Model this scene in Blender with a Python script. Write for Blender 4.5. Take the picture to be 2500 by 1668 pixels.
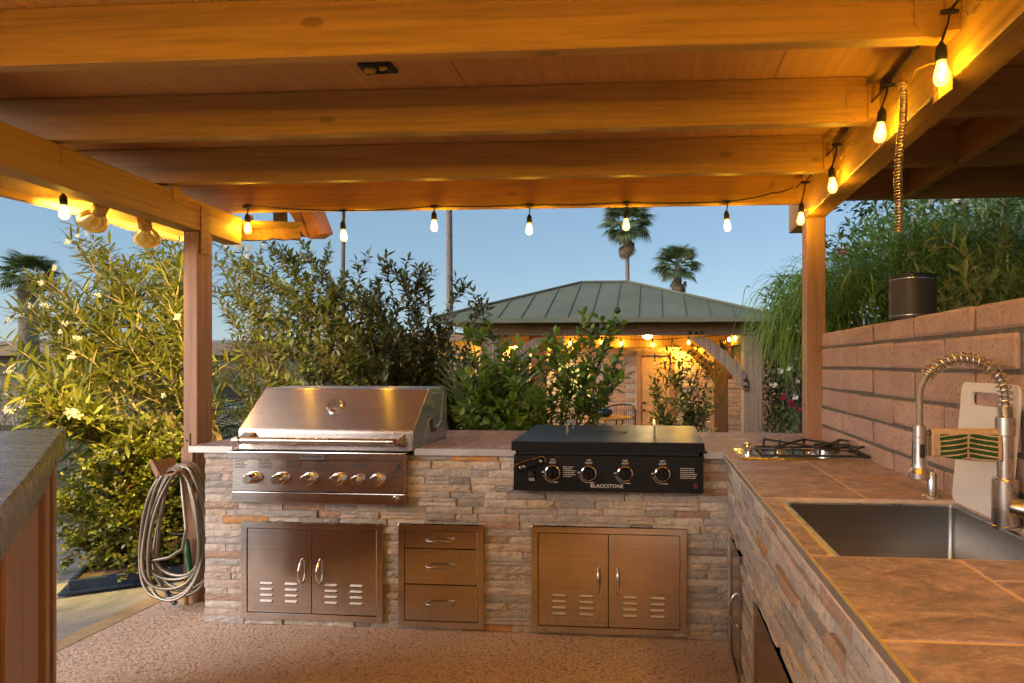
import bpy, bmesh, math, random
import numpy as np
from mathutils import Vector, Matrix
from mathutils.geometry import tessellate_polygon
random.seed(7)
rng = np.random.default_rng(11)
PI = math.pi
for o in list(bpy.data.objects):
    bpy.data.objects.remove(o)
SC = bpy.context.scene
COL = SC.collection
# ------------------------------------------------------------------ camera
CAMZ = 1.32
YAW = math.radians(4.5)
cam = bpy.data.cameras.new('camera')
cam.sensor_width = 36.0
cam.lens = 1450.0 / 2500.0 * 36.0
cam.shift_x = -(1476.0 - 1250.0) / 2500.0
cam.shift_y = (890.0 - 834.0) / 2500.0
cam.clip_start = 0.05
cam.clip_end = 2000
co = bpy.data.objects.new('camera', cam)
COL.objects.link(co)
co.location = (0, 0, CAMZ)
co.rotation_euler = (PI / 2, 0, YAW)
SC.camera = co
# ------------------------------------------------------------------ sky, low soft dusk sun, exposure
SUN_EL = math.radians(23)
SUN_AZ = math.radians(228)          # behind the camera, a little to its left
w = bpy.data.worlds.new('World'); SC.world = w
w.use_nodes = True
wn = w.node_tree.nodes; wl = w.node_tree.links
wn.clear()
sky = wn.new('ShaderNodeTexSky'); sky.sky_type = 'NISHITA'; sky.sun_disc = False
sky.sun_elevation = math.radians(16); sky.sun_rotation = SUN_AZ
sky.air_density = 1.0; sky.dust_density = 0.6; sky.ozone_density = 2.2; sky.altitude = 700
bgn = wn.new('ShaderNodeBackground'); bgn.inputs['Strength'].default_value = 0.09
wo = wn.new('ShaderNodeOutputWorld')
tint = wn.new('ShaderNodeMix'); tint.data_type = 'RGBA'; tint.blend_type = 'MULTIPLY'; tint.inputs[0].default_value = 1.0; tint.inputs[7].default_value = (1.10, .97, .88, 1)
flat = wn.new('ShaderNodeMix'); flat.data_type = 'RGBA'; flat.inputs[0].default_value = 0.6; flat.inputs[7].default_value = (1.28, 2.18, 3.1, 1)
wl.new(sky.outputs[0], tint.inputs[6]); wl.new(tint.outputs[2], flat.inputs[6]); wl.new(flat.outputs[2], bgn.inputs['Color']); wl.new(bgn.outputs[0], wo.inputs['Surface'])
sl = bpy.data.lights.new('sun', 'SUN'); sl.energy = 1.85; sl.angle = math.radians(48); sl.color = (1.0, 0.88, 0.83)
so = bpy.data.objects.new('sun', sl); COL.objects.link(so)
sd = Vector((math.sin(SUN_AZ) * math.cos(SUN_EL), math.cos(SUN_AZ) * math.cos(SUN_EL), math.sin(SUN_EL)))
so.rotation_euler = (-sd).to_track_quat('-Z', 'Y').to_euler()
so.location = sd * 30
SC.view_settings.view_transform = 'Standard'
SC.view_settings.look = 'None'
SC.view_settings.exposure = 1.17
SC.view_settings.gamma = 1.0
SC.render.engine = 'CYCLES'
SC.cycles.use_denoising = True
SC.cycles.denoising_prefilter = 'FAST'
SC.cycles.use_adaptive_sampling = True
SC.cycles.adaptive_threshold = 0.022
SC.cycles.adaptive_min_samples = 24
SC.cycles.max_bounces = 6
SC.cycles.diffuse_bounces = 3
SC.cycles.glossy_bounces = 3
SC.cycles.transparent_max_bounces = 6
SC.cycles.sample_clamp_indirect = 6.0
SC.cycles.caustics_reflective = False
SC.cycles.caustics_refractive = False
BULB_W = 2.6           # watts of each festoon bulb
BULB_C = (1.0, 0.50, 0.006)
FLOOD_W = 105.0

def P(px, py, y):
    """world point at depth y on the sight line through a measured point of the photograph"""
    s, c = math.sin(YAW), math.cos(YAW)
    a = (px - 1476.0) / 1450.0; b = -(py - 890.0) / 1450.0
    t = y / (c + a * s)
    return Vector(((-s + a * c) * t, y, CAMZ + b * t))

# ------------------------------------------------------------------ mesh helpers
class B:
    def __init__(s):
        s.v = []; s.f = []
    def add(s, vs, fs):
        n = len(s.v)
        s.v += [tuple(v) for v in vs]; s.f += [tuple(i + n for i in f) for f in fs]
        return s
    def box(s, x0, x1, y0, y1, z0, z1):
        return s.hexa([(x0,y0,z0),(x1,y0,z0),(x1,y1,z0),(x0,y1,z0),(x0,y0,z1),(x1,y0,z1),(x1,y1,z1),(x0,y1,z1)])
    def hexa(s, p):
        return s.add(p, [(3,2,1,0),(4,5,6,7),(0,1,5,4),(1,2,6,5),(2,3,7,6),(3,0,4,7)])
    def bar(s, p, q, wd, ht, up=(0,0,1)):
        p = Vector(p); q = Vector(q); d = (q - p).normalized(); u = Vector(up)
        r = d.cross(u).normalized() * wd / 2; u = r.cross(d).normalized() * ht / 2
        return s.hexa([p-r-u, p+r-u, q+r-u, q-r-u, p-r+u, p+r+u, q+r+u, q-r+u])
    def tube(s, pts, r, n=8, cap=True):
        pts = [Vector(p) for p in pts]; m = len(pts)
        rr = r if isinstance(r, (list, tuple)) else [r] * m
        d0 = (pts[1] - pts[0]).normalized()
        u = d0.orthogonal().normalized(); vs = []
        for i, p in enumerate(pts):
            d = (pts[min(i+1, m-1)] - pts[max(i-1, 0)]).normalized()
            u = (u - d * u.dot(d)).normalized(); w2 = d.cross(u)
            for k in range(n):
                a = 2 * PI * k / n
                vs.append(p + (u * math.cos(a) + w2 * math.sin(a)) * rr[i])
        fs = [(i*n+k, i*n+(k+1) % n, (i+1)*n+(k+1) % n, (i+1)*n+k) for i in range(m-1) for k in range(n)]
        if cap:
            fs += [tuple(range(n-1, -1, -1)), tuple((m-1)*n+k for k in range(n))]
        return s.add(vs, fs)
    def lathe(s, prof, c=(0,0,0), axis=(0,0,1), n=20, caps=True):
        c = Vector(c); a = Vector(axis).normalized(); u = a.orthogonal().normalized(); w2 = a.cross(u)
        vs = []; m = len(prof)
        for r, h in prof:
            for k in range(n):
                t = 2 * PI * k / n
                vs.append(c + a * h + (u * math.cos(t) + w2 * math.sin(t)) * max(r, 1e-4))
        fs = [(i*n+k, i*n+(k+1) % n, (i+1)*n+(k+1) % n, (i+1)*n+k) for i in range(m-1) for k in range(n)]
        if caps:
            fs += [tuple(range(n-1, -1, -1)), tuple((m-1)*n+k for k in range(n))]
        return s.add(vs, fs)
    def prism(s, poly, fn, t):
        """poly: 2-D outline, fn(u,v)->point, t: extrusion vector"""
        t = Vector(t); n = len(poly)
        a = [Vector(fn(*p)) for p in poly]
        s.add(a + [p + t for p in a], [tuple(range(n-1, -1, -1)), tuple(range(n, 2*n))] + [(i, (i+1) % n, (i+1) % n + n, i + n) for i in range(n)])
        return s
    def prism_hole(s, outer, hole, fn, t):
        t = Vector(t)
        tri = tessellate_polygon([[Vector((p[0], p[1], 0)) for p in outer], [Vector((p[0], p[1], 0)) for p in hole]])
        al = [Vector(fn(*p)) for p in outer + hole]; N = len(al); no = len(outer); nh = len(hole)
        fs = [tuple(f) for f in tri] + [tuple(i + N for i in reversed(f)) for f in tri]
        fs += [(i, (i+1) % no, (i+1) % no + N, i + N) for i in range(no)]
        fs += [(no+i, no+(i+1) % nh, no+(i+1) % nh + N, no+i + N) for i in range(nh)]
        return s.add(al + [p + t for p in al], fs)
    def mesh(s, name, mat=None, smooth=None, bevel=0, seg=1):
        me = bpy.data.meshes.new(name)
        me.from_pydata(s.v, [], s.f)
        bm = bmesh.new(); bm.from_mesh(me)
        bmesh.ops.recalc_face_normals(bm, faces=bm.faces)
        if bevel:
            bmesh.ops.bevel(bm, geom=list(bm.edges), offset=bevel, segments=seg, affect='EDGES', profile=0.6, clamp_overlap=True)
        bm.to_mesh(me); bm.free()
        if mat: me.materials.append(mat)
        if smooth is not None:
            me.polygons.foreach_set('use_smooth', [True] * len(me.polygons))
            me.set_sharp_from_angle(angle=math.radians(smooth))
        return me
    def make(s, name, mat, parent=None, smooth=None, bevel=0, seg=1, local=False):
        return link(name, s.mesh(name, mat, smooth, bevel, seg), parent, local)

def link(name, me, parent=None, local=False):
    o = bpy.data.objects.new(name, me); COL.objects.link(o)
    if parent is not None:
        o.parent = parent
        if not local and parent.type == 'EMPTY':
            o.matrix_parent_inverse = Matrix.Translation(-Vector(parent.location))
    return o
def tag(o, label=None, cat=None, group=None, kind=None):
    if label: o['label'] = label
    if cat: o['category'] = cat
    if group: o['group'] = group
    if kind: o['kind'] = kind
    return o
def thing(name, label, cat, loc=(0,0,0), group=None):
    o = bpy.data.objects.new(name, None); COL.objects.link(o)
    o.location = loc; o.empty_display_size = 0.1
    return tag(o, label, cat, group)
def struct(o):
    o['kind'] = 'structure'; return o
def copy_tree(o, parent=None):
    c = o.copy(); COL.objects.link(c); c.parent = parent
    if parent is not None: c.matrix_parent_inverse = o.matrix_parent_inverse.copy()
    for ch in o.children: copy_tree(ch, c)
    return c
def rrect(x0, x1, y0, y1, r, n=4):
    pts = []
    for cx, cy, a0 in ((x1-r, y0+r, -90), (x1-r, y1-r, 0), (x0+r, y1-r, 90), (x0+r, y0+r, 180)):
        for k in range(n+1):
            a = math.radians(a0 + 90*k/n); pts.append((cx + r*math.cos(a), cy + r*math.sin(a)))
    return pts
def text_mesh(name, txt, size, mat, mtx, parent, ext=0.0006, xs=1.0):
    cu = bpy.data.curves.new(name, 'FONT'); cu.body = txt; cu.size = size; cu.extrude = ext
    cu.align_x = 'CENTER'; cu.align_y = 'CENTER'; cu.resolution_u = 2
    t = bpy.data.objects.new(name, cu); COL.objects.link(t)
    bpy.context.view_layer.update()
    me = bpy.data.meshes.new_from_object(t.evaluated_get(bpy.context.evaluated_depsgraph_get()))
    bpy.data.objects.remove(t)
    me.transform(mtx @ Matrix.Diagonal((xs, 1, 1, 1)))
    me.materials.clear(); me.materials.append(mat)
    return link(name, me, parent)
def FRONT(x, y, z):                   # text plane facing -y
    return Matrix.Translation((x, y, z)) @ Matrix.Rotation(PI/2, 4, 'X')

# ------------------------------------------------------------------ materials
def sock(node, *names):
    for n in names:
        if n in node.inputs: return node.inputs[n]
class N:
    def __init__(s, name):
        s.m = bpy.data.materials.new(name); s.m.use_nodes = True
        s.t = s.m.node_tree; s.n = s.t.nodes; s.l = s.t.links
        s.bsdf = s.n['Principled BSDF']; s.out = s.n['Material Output']
        s.geo = s.n.new('ShaderNodeNewGeometry'); s.oi = None
    def mapping(s, scale, rot=(0,0,0), src=None):
        mp = s.n.new('ShaderNodeMapping'); mp.inputs['Scale'].default_value = scale; mp.inputs['Rotation'].default_value = rot
        s.l.new(src or s.geo.outputs['Position'], mp.inputs['Vector']); return mp.outputs[0]
    def noise(s, vec, scale, detail=5, rough=.55, dist=0):
        n = s.n.new('ShaderNodeTexNoise'); n.inputs['Scale'].default_value = scale; n.inputs['Detail'].default_value = detail
        n.inputs['Roughness'].default_value = rough; n.inputs['Distortion'].default_value = dist
        if vec is not None: s.l.new(vec, n.inputs['Vector'])
        return n.outputs['Fac']
    def voro(s, vec, scale, feature='F1', out='Distance'):
        n = s.n.new('ShaderNodeTexVoronoi'); n.feature = feature; n.inputs['Scale'].default_value = scale
        s.l.new(vec, n.inputs['Vector']); return n.outputs[out]
    def math(s, op, a, b=None, c=None):
        n = s.n.new('ShaderNodeMath'); n.operation = op
        for i, v in enumerate((a, b, c)):
            if v is None: continue
            if isinstance(v, (int, float)): n.inputs[i].default_value = v
            else: s.l.new(v, n.inputs[i])
        return n.outputs[0]
    def ramp(s, fac, stops, interp='LINEAR'):
        r = s.n.new('ShaderNodeValToRGB'); cr = r.color_ramp; cr.interpolation = interp
        while len(cr.elements) < len(stops): cr.elements.new(0.5)
        for e, (p, c) in zip(cr.elements, stops):
            e.position = p; e.color = (c[0], c[1], c[2], 1) if len(c) == 3 else c
        s.l.new(fac, r.inputs[0]); return r.outputs[0]
    def mix(s, fac, a, b, mode='MIX'):
        m = s.n.new('ShaderNodeMix'); m.data_type = 'RGBA'; m.blend_type = mode
        for k, v in ((0, fac), (6, a), (7, b)):
            if isinstance(v, (int, float)): m.inputs[k].default_value = v
            elif isinstance(v, tuple): m.inputs[k].default_value = (v[0], v[1], v[2], 1)
            else: s.l.new(v, m.inputs[k])
        return m.outputs[2]
    def rand(s):
        if s.oi is None: s.oi = s.n.new('ShaderNodeObjectInfo')
        return s.oi.outputs['Random']
    def island(s):
        return s.geo.outputs['Random Per Island']
    def bump(s, h, strength=.4, dist=.01):
        b = s.n.new('ShaderNodeBump'); b.inputs['Strength'].default_value = strength; b.inputs['Distance'].default_value = dist
        s.l.new(h, b.inputs['Height']); s.l.new(b.outputs[0], s.bsdf.inputs['Normal']); return b
    def set(s, col=None, rough=None, metal=None, spec=None):
        for nm, v in (('Base Color', col), ('Roughness', rough), ('Metallic', metal), ('Specular IOR Level', spec)):
            if v is None: continue
            i = s.bsdf.inputs[nm]
            if isinstance(v, (int, float)): i.default_value = v
            elif isinstance(v, tuple): i.default_value = (v[0], v[1], v[2], 1)
            else: s.l.new(v, i)
        return s
def plain(name, col, rough=.5, metal=0, var=.15, sc=12, bump=0, bsc=60, spec=None):
    n = N(name); f = n.noise(n.mapping((1,1,1)), sc, 4)
    d = tuple(c*(1-var) for c in col); b = tuple(min(1, c*(1+var)) for c in col)
    n.set(n.ramp(f, [(.3, d), (.7, b)]), n.math('MULTIPLY_ADD', f, .2, rough-.1), metal, spec)
    if bump: n.bump(n.noise(n.mapping((1,1,1)), bsc, 6), bump, .004)
    return n.m
def emit(name, col, strength):
    n = N(name); n.n.remove(n.bsdf); e = n.n.new('ShaderNodeEmission')
    e.inputs[0].default_value = (*col, 1); e.inputs[1].default_value = strength
    n.l.new(e.outputs[0], n.out.inputs[0]); return n.m
def wood(name, col, axis=0, rough=.55, dark=.55, bump=.25, worn=0, knots=True):
    n = N(name)
    sc = [64, 64, 64]; sc[axis] = 1.5
    v = n.mapping(tuple(sc)); g = n.noise(v, 1.0, 6, .6, .4)
    big = n.noise(n.mapping((1.1,1.1,1.1)), 1.3, 3)
    c = n.ramp(g, [(.34, tuple(k*dark*.8 for k in col)), (.47, tuple(k*.95 for k in col)), (.66, tuple(min(1, k*1.12) for k in col))])
    c = n.mix(n.math('MULTIPLY', n.ramp(big, [(.35, (0,0,0)), (.7, (1,1,1))]), .28), c, tuple(k*.62 for k in col))
    if knots:
        ks = [5.5, 5.5, 5.5]; ks[axis] = 2.4
        kv = n.voro(n.mapping(tuple(ks)), 1.0)
        c = n.mix(n.ramp(kv, [(.075, (.55,.55,.55)), (.105, (0,0,0))]), c, tuple(k*.35 for k in col))
        cs = [95, 95, 95]; cs[axis] = 1.6
        c = n.mix(n.ramp(n.noise(n.mapping(tuple(cs)), 1.0, 3, .6, .3), [(.66, (0,0,0)), (.72, (.6,.6,.6))]), c, tuple(k*.45 for k in col))
    if worn:
        f = n.noise(n.mapping((1,1,1)), 38, 6, .75)
        c = n.mix(n.ramp(f, [(.56, (0,0,0)), (.66, (worn, worn, worn))]), c, (.5,.44,.37))
    n.set(c, n.math('MULTIPLY_ADD', g, .25, rough-.1))
    n.bump(g, bump, .006)
    return n.m
PAINT = (.48, .26, .07)
m_wx = wood('painted_timber_x', PAINT, 0, .5, .95, .22)
m_wy = wood('painted_timber_y', PAINT, 1, .5, .78, .3)
m_wz = wood('painted_timber_z', (.37, .205, .125), 2, .55, .85, .15, knots=False)
m_ply = wood('painted_plywood', (.66, .36, .12), 1, .62, 1.14, .15, knots=False)
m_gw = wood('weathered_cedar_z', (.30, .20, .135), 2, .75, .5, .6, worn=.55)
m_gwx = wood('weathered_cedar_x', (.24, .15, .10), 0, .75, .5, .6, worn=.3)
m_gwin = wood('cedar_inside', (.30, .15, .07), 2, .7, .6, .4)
def steel(name, tang=None, rough=.3, an=.75, col=(.62, .585, .55), smudge=.1, bsc=None, groove=0):
    n = N(name)
    f = n.noise(n.mapping((1,1,1)), 6, 5, .6)
    br = n.noise(n.mapping(bsc or (3, 90, 260)), 1.0, 3, .5)
    gr = n.noise(n.mapping((1.2,70,120) if not (bsc and bsc[0] == 90) else (70,1.2,120)), 1.0, 3, .6)
    n.set(n.mix(n.ramp(gr, [(.40,(.45,.45,.45)),(.58,(0,0,0))]), n.mix(n.ramp(f, [(.35,(0,0,0)),(.7,(.4,.4,.4))]), col, tuple(k*.70 for k in col)), tuple(k*.72 for k in col)),
          n.math('ADD', n.math('MULTIPLY_ADD', f, smudge, rough - smudge*.5), n.math('MULTIPLY', br, .02)), 1.0)
    n.bsdf.inputs['Anisotropic'].default_value = an
    if groove: n.bump(n.noise(n.mapping(bsc), 1.0, 2, .6), 1.0, groove)
    if tang:
        c = n.n.new('ShaderNodeCombineXYZ')
        for i in range(3): c.inputs[i].default_value = tang[i]
        n.l.new(c.outputs[0], n.bsdf.inputs['Tangent'])
    return n.m
m_ss = steel('brushed_steel_front', (0,0,1), .15, .6, (.76,.72,.68), .12)
m_hood = steel('brushed_steel_hood', (0,.7,.72), .255, 1.0, (.60,.54,.50), .02)
m_ssx = steel('brushed_steel_side', (0,0,1), .34, .4, (.56,.56,.54), bsc=(90, 3, 260))
m_sink = steel('sink_steel', None, .28, .0, (.36,.34,.315), .03)
m_chrome = plain('polished_steel', (.72,.69,.65), .16, 1, .05)
m_satin = plain('satin_nickel', (.60,.55,.50), .27, 1, .08)
m_black = plain('black_enamel', (.006,.0055,.005), .42, 0, .3, 8, spec=.3)
m_lid = plain('black_lid', (.010,.010,.011), .40, 0, .3, 5, .08, 300, .45)
m_rubber = plain('black_rubber', (.018,.015,.012), .6)
m_iron = plain('cast_iron', (.022,.02,.018), .55, 0, .3, 30, .15, 200)
m_white = plain('white_print', (.75,.74,.72), .6, 0, .03)
m_dark = plain('dark_print', (.03,.03,.03), .6, 0, .03)
m_alu = plain('aluminium_trim', (.55,.54,.52), .5, 1, .06)
m_mortar = plain('mortar', (.20,.185,.165), .95, 0, .2, 30, .6, 120)
m_grout = plain('sand_grout', (.66,.49,.37), .9, 0, .15, 30, .3, 200)
def glow_glass(name, col, strength):
    n = N(name); n.n.remove(n.bsdf); e = n.n.new('ShaderNodeEmission'); t = n.n.new('ShaderNodeBsdfTransparent'); a = n.n.new('ShaderNodeAddShader')
    e.inputs[0].default_value = (*col, 1); e.inputs[1].default_value = strength
    n.l.new(e.outputs[0], a.inputs[0]); n.l.new(t.outputs[0], a.inputs[1]); n.l.new(a.outputs[0], n.out.inputs[0])
    n.m.cycles.emission_sampling = 'NONE'; return n.m
m_bulb = glow_glass('lit_bulb_glass', (1.0, .60, .13), .75)
m_fil = emit('lit_filament', (1.0, .78, .42), 9.0); m_fil.cycles.emission_sampling = 'NONE'
m_brass = plain('brass', (.55,.36,.13), .3, 1, .1)
def lamp(name, kind, loc, watts, col, radius, parent=None, d=None, size=2.2, blend=.5):
    l = bpy.data.lights.new(name, kind); l.energy = watts; l.color = col; l.shadow_soft_size = radius
    if kind == 'SPOT': l.spot_size = size; l.spot_blend = blend
    o = bpy.data.objects.new(name, l); COL.objects.link(o); o.location = loc
    if d is not None: o.rotation_euler = Vector(d).to_track_quat('-Z', 'Y').to_euler()
    if parent is not None: o.parent = parent
    return o
def stone_mat():
    n = N('ledger_stone'); r = n.rand()
    base = n.ramp(r, [(0,(.46,.44,.43)),(.14,(.60,.54,.47)),(.28,(.42,.40,.385)),(.42,(.66,.60,.53)),(.55,(.52,.47,.43)),(.66,(.56,.46,.41)),
                      (.76,(.34,.335,.33)),(.84,(.60,.49,.35)),(.90,(.42,.28,.20)),(.955,(.58,.27,.08)),(.972,(.27,.25,.235))], 'CONSTANT')
    v = n.mapping((1,1,1)); f = n.noise(v, 26, 5, .65, .5); g = n.noise(n.mapping((14,14,34)), 1.6, 6, .7, 1.2)
    c = n.mix(n.ramp(f, [(.42,(0,0,0)),(.66,(.5,.5,.5))]), base, (.27,.25,.225))
    c = n.mix(n.math('MULTIPLY', n.ramp(g, [(.52,(0,0,0)),(.62,(1,1,1))]), .25), c, (.60,.46,.28))
    c = n.mix(n.ramp(n.noise(v, 85, 4, .7), [(.54,(0,0,0)),(.66,(.65,.65,.65))]), c, (.16,.145,.13))
    c = n.mix(n.ramp(n.noise(v, 70, 4, .7), [(.58,(0,0,0)),(.68,(.6,.6,.6))]), c, (.74,.70,.63))
    c = n.mix(n.math('MULTIPLY', n.ramp(n.noise(v, 8, 4), [(.5,(0,0,0)),(.7,(1,1,1))]), .25), c, (.26,.25,.24))
    n.set(c, .82, 0, .3)
    n.bump(n.math('ADD', g, n.math('MULTIPLY', n.noise(v, 150, 5, .7), .8)), .4, .004)
    return n.m
m_stone = stone_mat()
def block_mat(name, a, b, dk, scale=1):
    n = N(name); v = n.mapping((1,1,1)); r = n.rand()
    f = n.noise(v, 7*scale, 6, .6); p = n.noise(v, 105*scale, 4, .7)
    c = n.ramp(f, [(.3, a), (.7, b)])
    c = n.mix(n.math('MULTIPLY', r, .35), c, tuple(k*.7 for k in a))
    c = n.mix(n.ramp(p, [(.53,(0,0,0)),(.63,(.65,.65,.65))]), c, dk)
    n.set(c, .92, 0, .2)
    n.bump(n.math('SUBTRACT', n.noise(v, 90*scale, 7, .7), n.math('MULTIPLY', n.ramp(p, [(.52,(0,0,0)),(.62,(1,1,1))]), .7)), .5, .004)
    return n.m
m_block = block_mat('slump_block', (.46,.30,.245), (.58,.415,.35), (.22,.14,.11))
m_fblock = block_mat('far_block', (.33,.215,.14), (.42,.28,.19), (.24,.15,.10))
def tile_mat():
    n = N('slate_tile'); v = n.mapping((1,1,1)); r = n.rand()
    off = n.n.new('ShaderNodeVectorMath'); off.operation = 'ADD'
    cx = n.n.new('ShaderNodeCombineXYZ')
    n.l.new(n.math('MULTIPLY', r, 17.0), cx.inputs[0]); n.l.new(n.math('MULTIPLY', r, 9.0), cx.inputs[2])
    n.l.new(n.geo.outputs['Position'], off.inputs[0]); n.l.new(cx.outputs[0], off.inputs[1]); ov = off.outputs[0]
    f = n.noise(n.mapping((1,1.6,1), src=ov), 7.5, 6, .72, 1.4); g = n.noise(n.mapping((1.3,2.2,1), src=ov), 9.0, 6, .75, 2.0)
    c = n.ramp(f, [(.34,(.15,.115,.135)),(.44,(.29,.20,.215)),(.54,(.41,.285,.29)),(.66,(.53,.395,.41))])
    c = n.mix(n.ramp(g, [(.46,(0,0,0)),(.62,(.8,.8,.8))]), c, (.21,.185,.19))
    c = n.mix(n.ramp(n.noise(n.mapping((1,1,1), src=ov), 1.7, 5, .6, 2.0), [(.57,(0,0,0)),(.66,(.7,.7,.7))]), c, (.36,.18,.08))
    c = n.mix(n.ramp(n.noise(n.mapping((1,1.3,1), src=ov), 60, 4, .75, .6), [(.56,(0,0,0)),(.68,(.4,.4,.4))]), c, (.14,.10,.10))
    c = n.mix(n.ramp(n.noise(n.mapping((1,1,1), src=ov), 26, 5, .75, 2.5), [(.56,(0,0,0)),(.64,(.45,.45,.45))]), c, (.62,.47,.41))
    n.set(c, n.math('MULTIPLY_ADD', g, .3, .34), 0, .42)
    n.bump(n.math('ADD', f, n.math('MULTIPLY', g, .6)), .35, .006)
    return n.m
m_tile = tile_mat()
def floor_mat():
    n = N('pebble_coating'); v = n.mapping((1,1,1))
    d = n.noise(n.mapping((1.0,1.0,1.0)), 6, 2)
    vv = n.voro(n.mapping((1.0,.72,1.0), (0,0,.5)), 130, 'SMOOTH_F1'); f = n.noise(v, 70, 6, .7, .8)
    big = n.noise(v, 1.1, 4)
    c = n.ramp(n.math('ADD', n.math('MULTIPLY', vv, .75), n.math('MULTIPLY', f, .55)), [(.36,(.82,.65,.52)),(.58,(.72,.55,.43)),(.74,(.48,.345,.26)),(.92,(.17,.115,.08))])
    c = n.mix(n.ramp(big, [(.45,(0,0,0)),(.7,(.3,.3,.3))]), c, (.34,.21,.14))
    c = n.mix(n.math('MULTIPLY', n.ramp(n.voro(v, 95, 'F1', 'Color'), [(0,(0,0,0)),(1,(1,1,1))]), .25), c, (.52,.34,.22))
    n.set(c, .75, 0, .3)
    n.bump(n.math('SUBTRACT', n.math('MULTIPLY', f, .9), vv), .6, .007)
    return n.m
m_floor = floor_mat()
def ground_mat(name, stops, sc=3, b=.5, bs=40, rough=.95):
    n = N(name); v = n.mapping((1,1,1)); f = n.noise(v, sc, 8, .65, .6)
    n.set(n.ramp(f, stops), rough, 0, .2); n.bump(n.noise(v, bs, 7, .7), b, .01); return n.m
m_soil = ground_mat('garden_soil', [(.3,(.07,.05,.035)),(.55,(.14,.10,.07)),(.75,(.22,.17,.12))], 2.2, .8, 30)
m_conc = ground_mat('stained_concrete', [(.36,(.10,.10,.105)),(.46,(.25,.245,.24)),(.58,(.36,.335,.30)),(.75,(.42,.37,.31))], 1.6, .35, 60, .85)
m_kerb = ground_mat('sandy_edge', [(.3,(.30,.21,.12)),(.55,(.47,.34,.2)),(.75,(.52,.40,.25))], 6, .5, 60)
def leaf(name, cols, rough=.42, trans=.28, spec=.5, flow=0):
    n = N(name); r = n.island()
    big = n.noise(n.mapping((1,1,1)), 2.6, 3)
    f = n.math('MULTIPLY_ADD', big, .5, n.math('MULTIPLY', r, .6)); st = [(.05+.9*i/(len(cols)-1), c) for i, c in enumerate(cols)]
    c = n.ramp(f, st); n.set(c, rough, 0, spec)
    tr = n.n.new('ShaderNodeBsdfTranslucent'); ms = n.n.new('ShaderNodeMixShader'); ms.inputs[0].default_value = trans
    n.l.new(n.mix(1.0, c, (1.25,1.15,.55), 'MULTIPLY'), tr.inputs[0])
    n.l.new(n.bsdf.outputs[0], ms.inputs[1]); n.l.new(tr.outputs[0], ms.inputs[2]); n.l.new(ms.outputs[0], n.out.inputs[0])
    return n.m
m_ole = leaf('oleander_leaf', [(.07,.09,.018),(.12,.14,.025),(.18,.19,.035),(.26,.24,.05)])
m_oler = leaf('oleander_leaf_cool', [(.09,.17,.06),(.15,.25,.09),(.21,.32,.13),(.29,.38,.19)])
m_laur = leaf('laurel_leaf', [(.032,.052,.016),(.06,.085,.025),(.095,.12,.037),(.14,.13,.05)], .35, .15)
m_jade = leaf('round_leaf', [(.06,.09,.012),(.10,.135,.018),(.15,.175,.025),(.20,.19,.04)], .35, .2)
m_citr = leaf('citrus_leaf', [(.08,.16,.025),(.13,.24,.04),(.18,.30,.055),(.28,.33,.07)], .34, .25)
m_vine = leaf('vine_leaf', [(.04,.075,.02),(.065,.105,.025),(.10,.14,.04)], .4, .25)
m_palm = leaf('palm_frond', [(.07,.11,.035),(.11,.16,.05),(.17,.21,.08)], .45, .2)
m_fan = leaf('fan_palm_leaf', [(.10,.15,.08),(.14,.20,.11),(.19,.25,.15)], .45, .2)
m_grass = leaf('weeping_leaf', [(.14,.25,.035),(.20,.34,.055),(.27,.42,.08)], .45, .35)
m_pine = leaf('dark_tree_leaf', [(.03,.055,.022),(.055,.09,.033),(.08,.125,.045)], .5, .15)
m_dead = leaf('dead_frond', [(.13,.09,.05),(.20,.145,.085),(.28,.21,.13)], .8, .1, .1)
m_petal = leaf('white_petal', [(.62,.60,.55),(.74,.71,.66),(.80,.76,.70)], .6, .35, .2)
m_red = leaf('red_petal', [(.25,.01,.04),(.40,.02,.08)], .6, .3, .2)
m_bark = plain('bark', (.20,.155,.10), .85, 0, .3, 20, .6, 60)
m_obark = plain('oleander_bark', (.34,.27,.16), .8, 0, .25, 20, .4, 60)
m_dbark = plain('dark_bark', (.11,.075,.05), .85, 0, .3, 20, .5, 60)
m_trunk = plain('palm_trunk', (.24,.19,.145), .9, 0, .3, 5, .8, 8)
m_fruit = plain('dark_fruit', (.035,.05,.02), .45, 0, .3, 20)
# ================================================================== the setting
bd = B()
n = 40
xs = [-90 + 180*i/n for i in range(n+1)]; ys = [-60 + 200*i/n for i in range(n+1)]
def gz(x, y):
    r = max(0, min(1, (math.hypot(x, y) - 6) / 16)); return -0.36 - 0.35 * r
bd.add([(x, y, gz(x, y)) for y in ys for x in xs], [(j*(n+1)+i, j*(n+1)+i+1, (j+1)*(n+1)+i+1, (j+1)*(n+1)+i) for j in range(n) for i in range(n)])
struct(bd.make('ground', m_soil))
struct(B().box(-2.72, 1.6, -6, 3.78, -0.5, 0.0).make('patio_floor', m_floor))
struct(B().prism([(-2.722,-6),(-2.722,3.1),(-2.735,3.6),(-2.82,3.6),(-2.83,3.1),(-2.84,-6)], lambda u, v: (u, v, -.3), (0,0,.302)).make('patio_kerb', m_kerb))
struct(B().box(-9.5, -2.842, -6, 4.6, -0.5, -0.012).make('path', m_conc))
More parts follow.
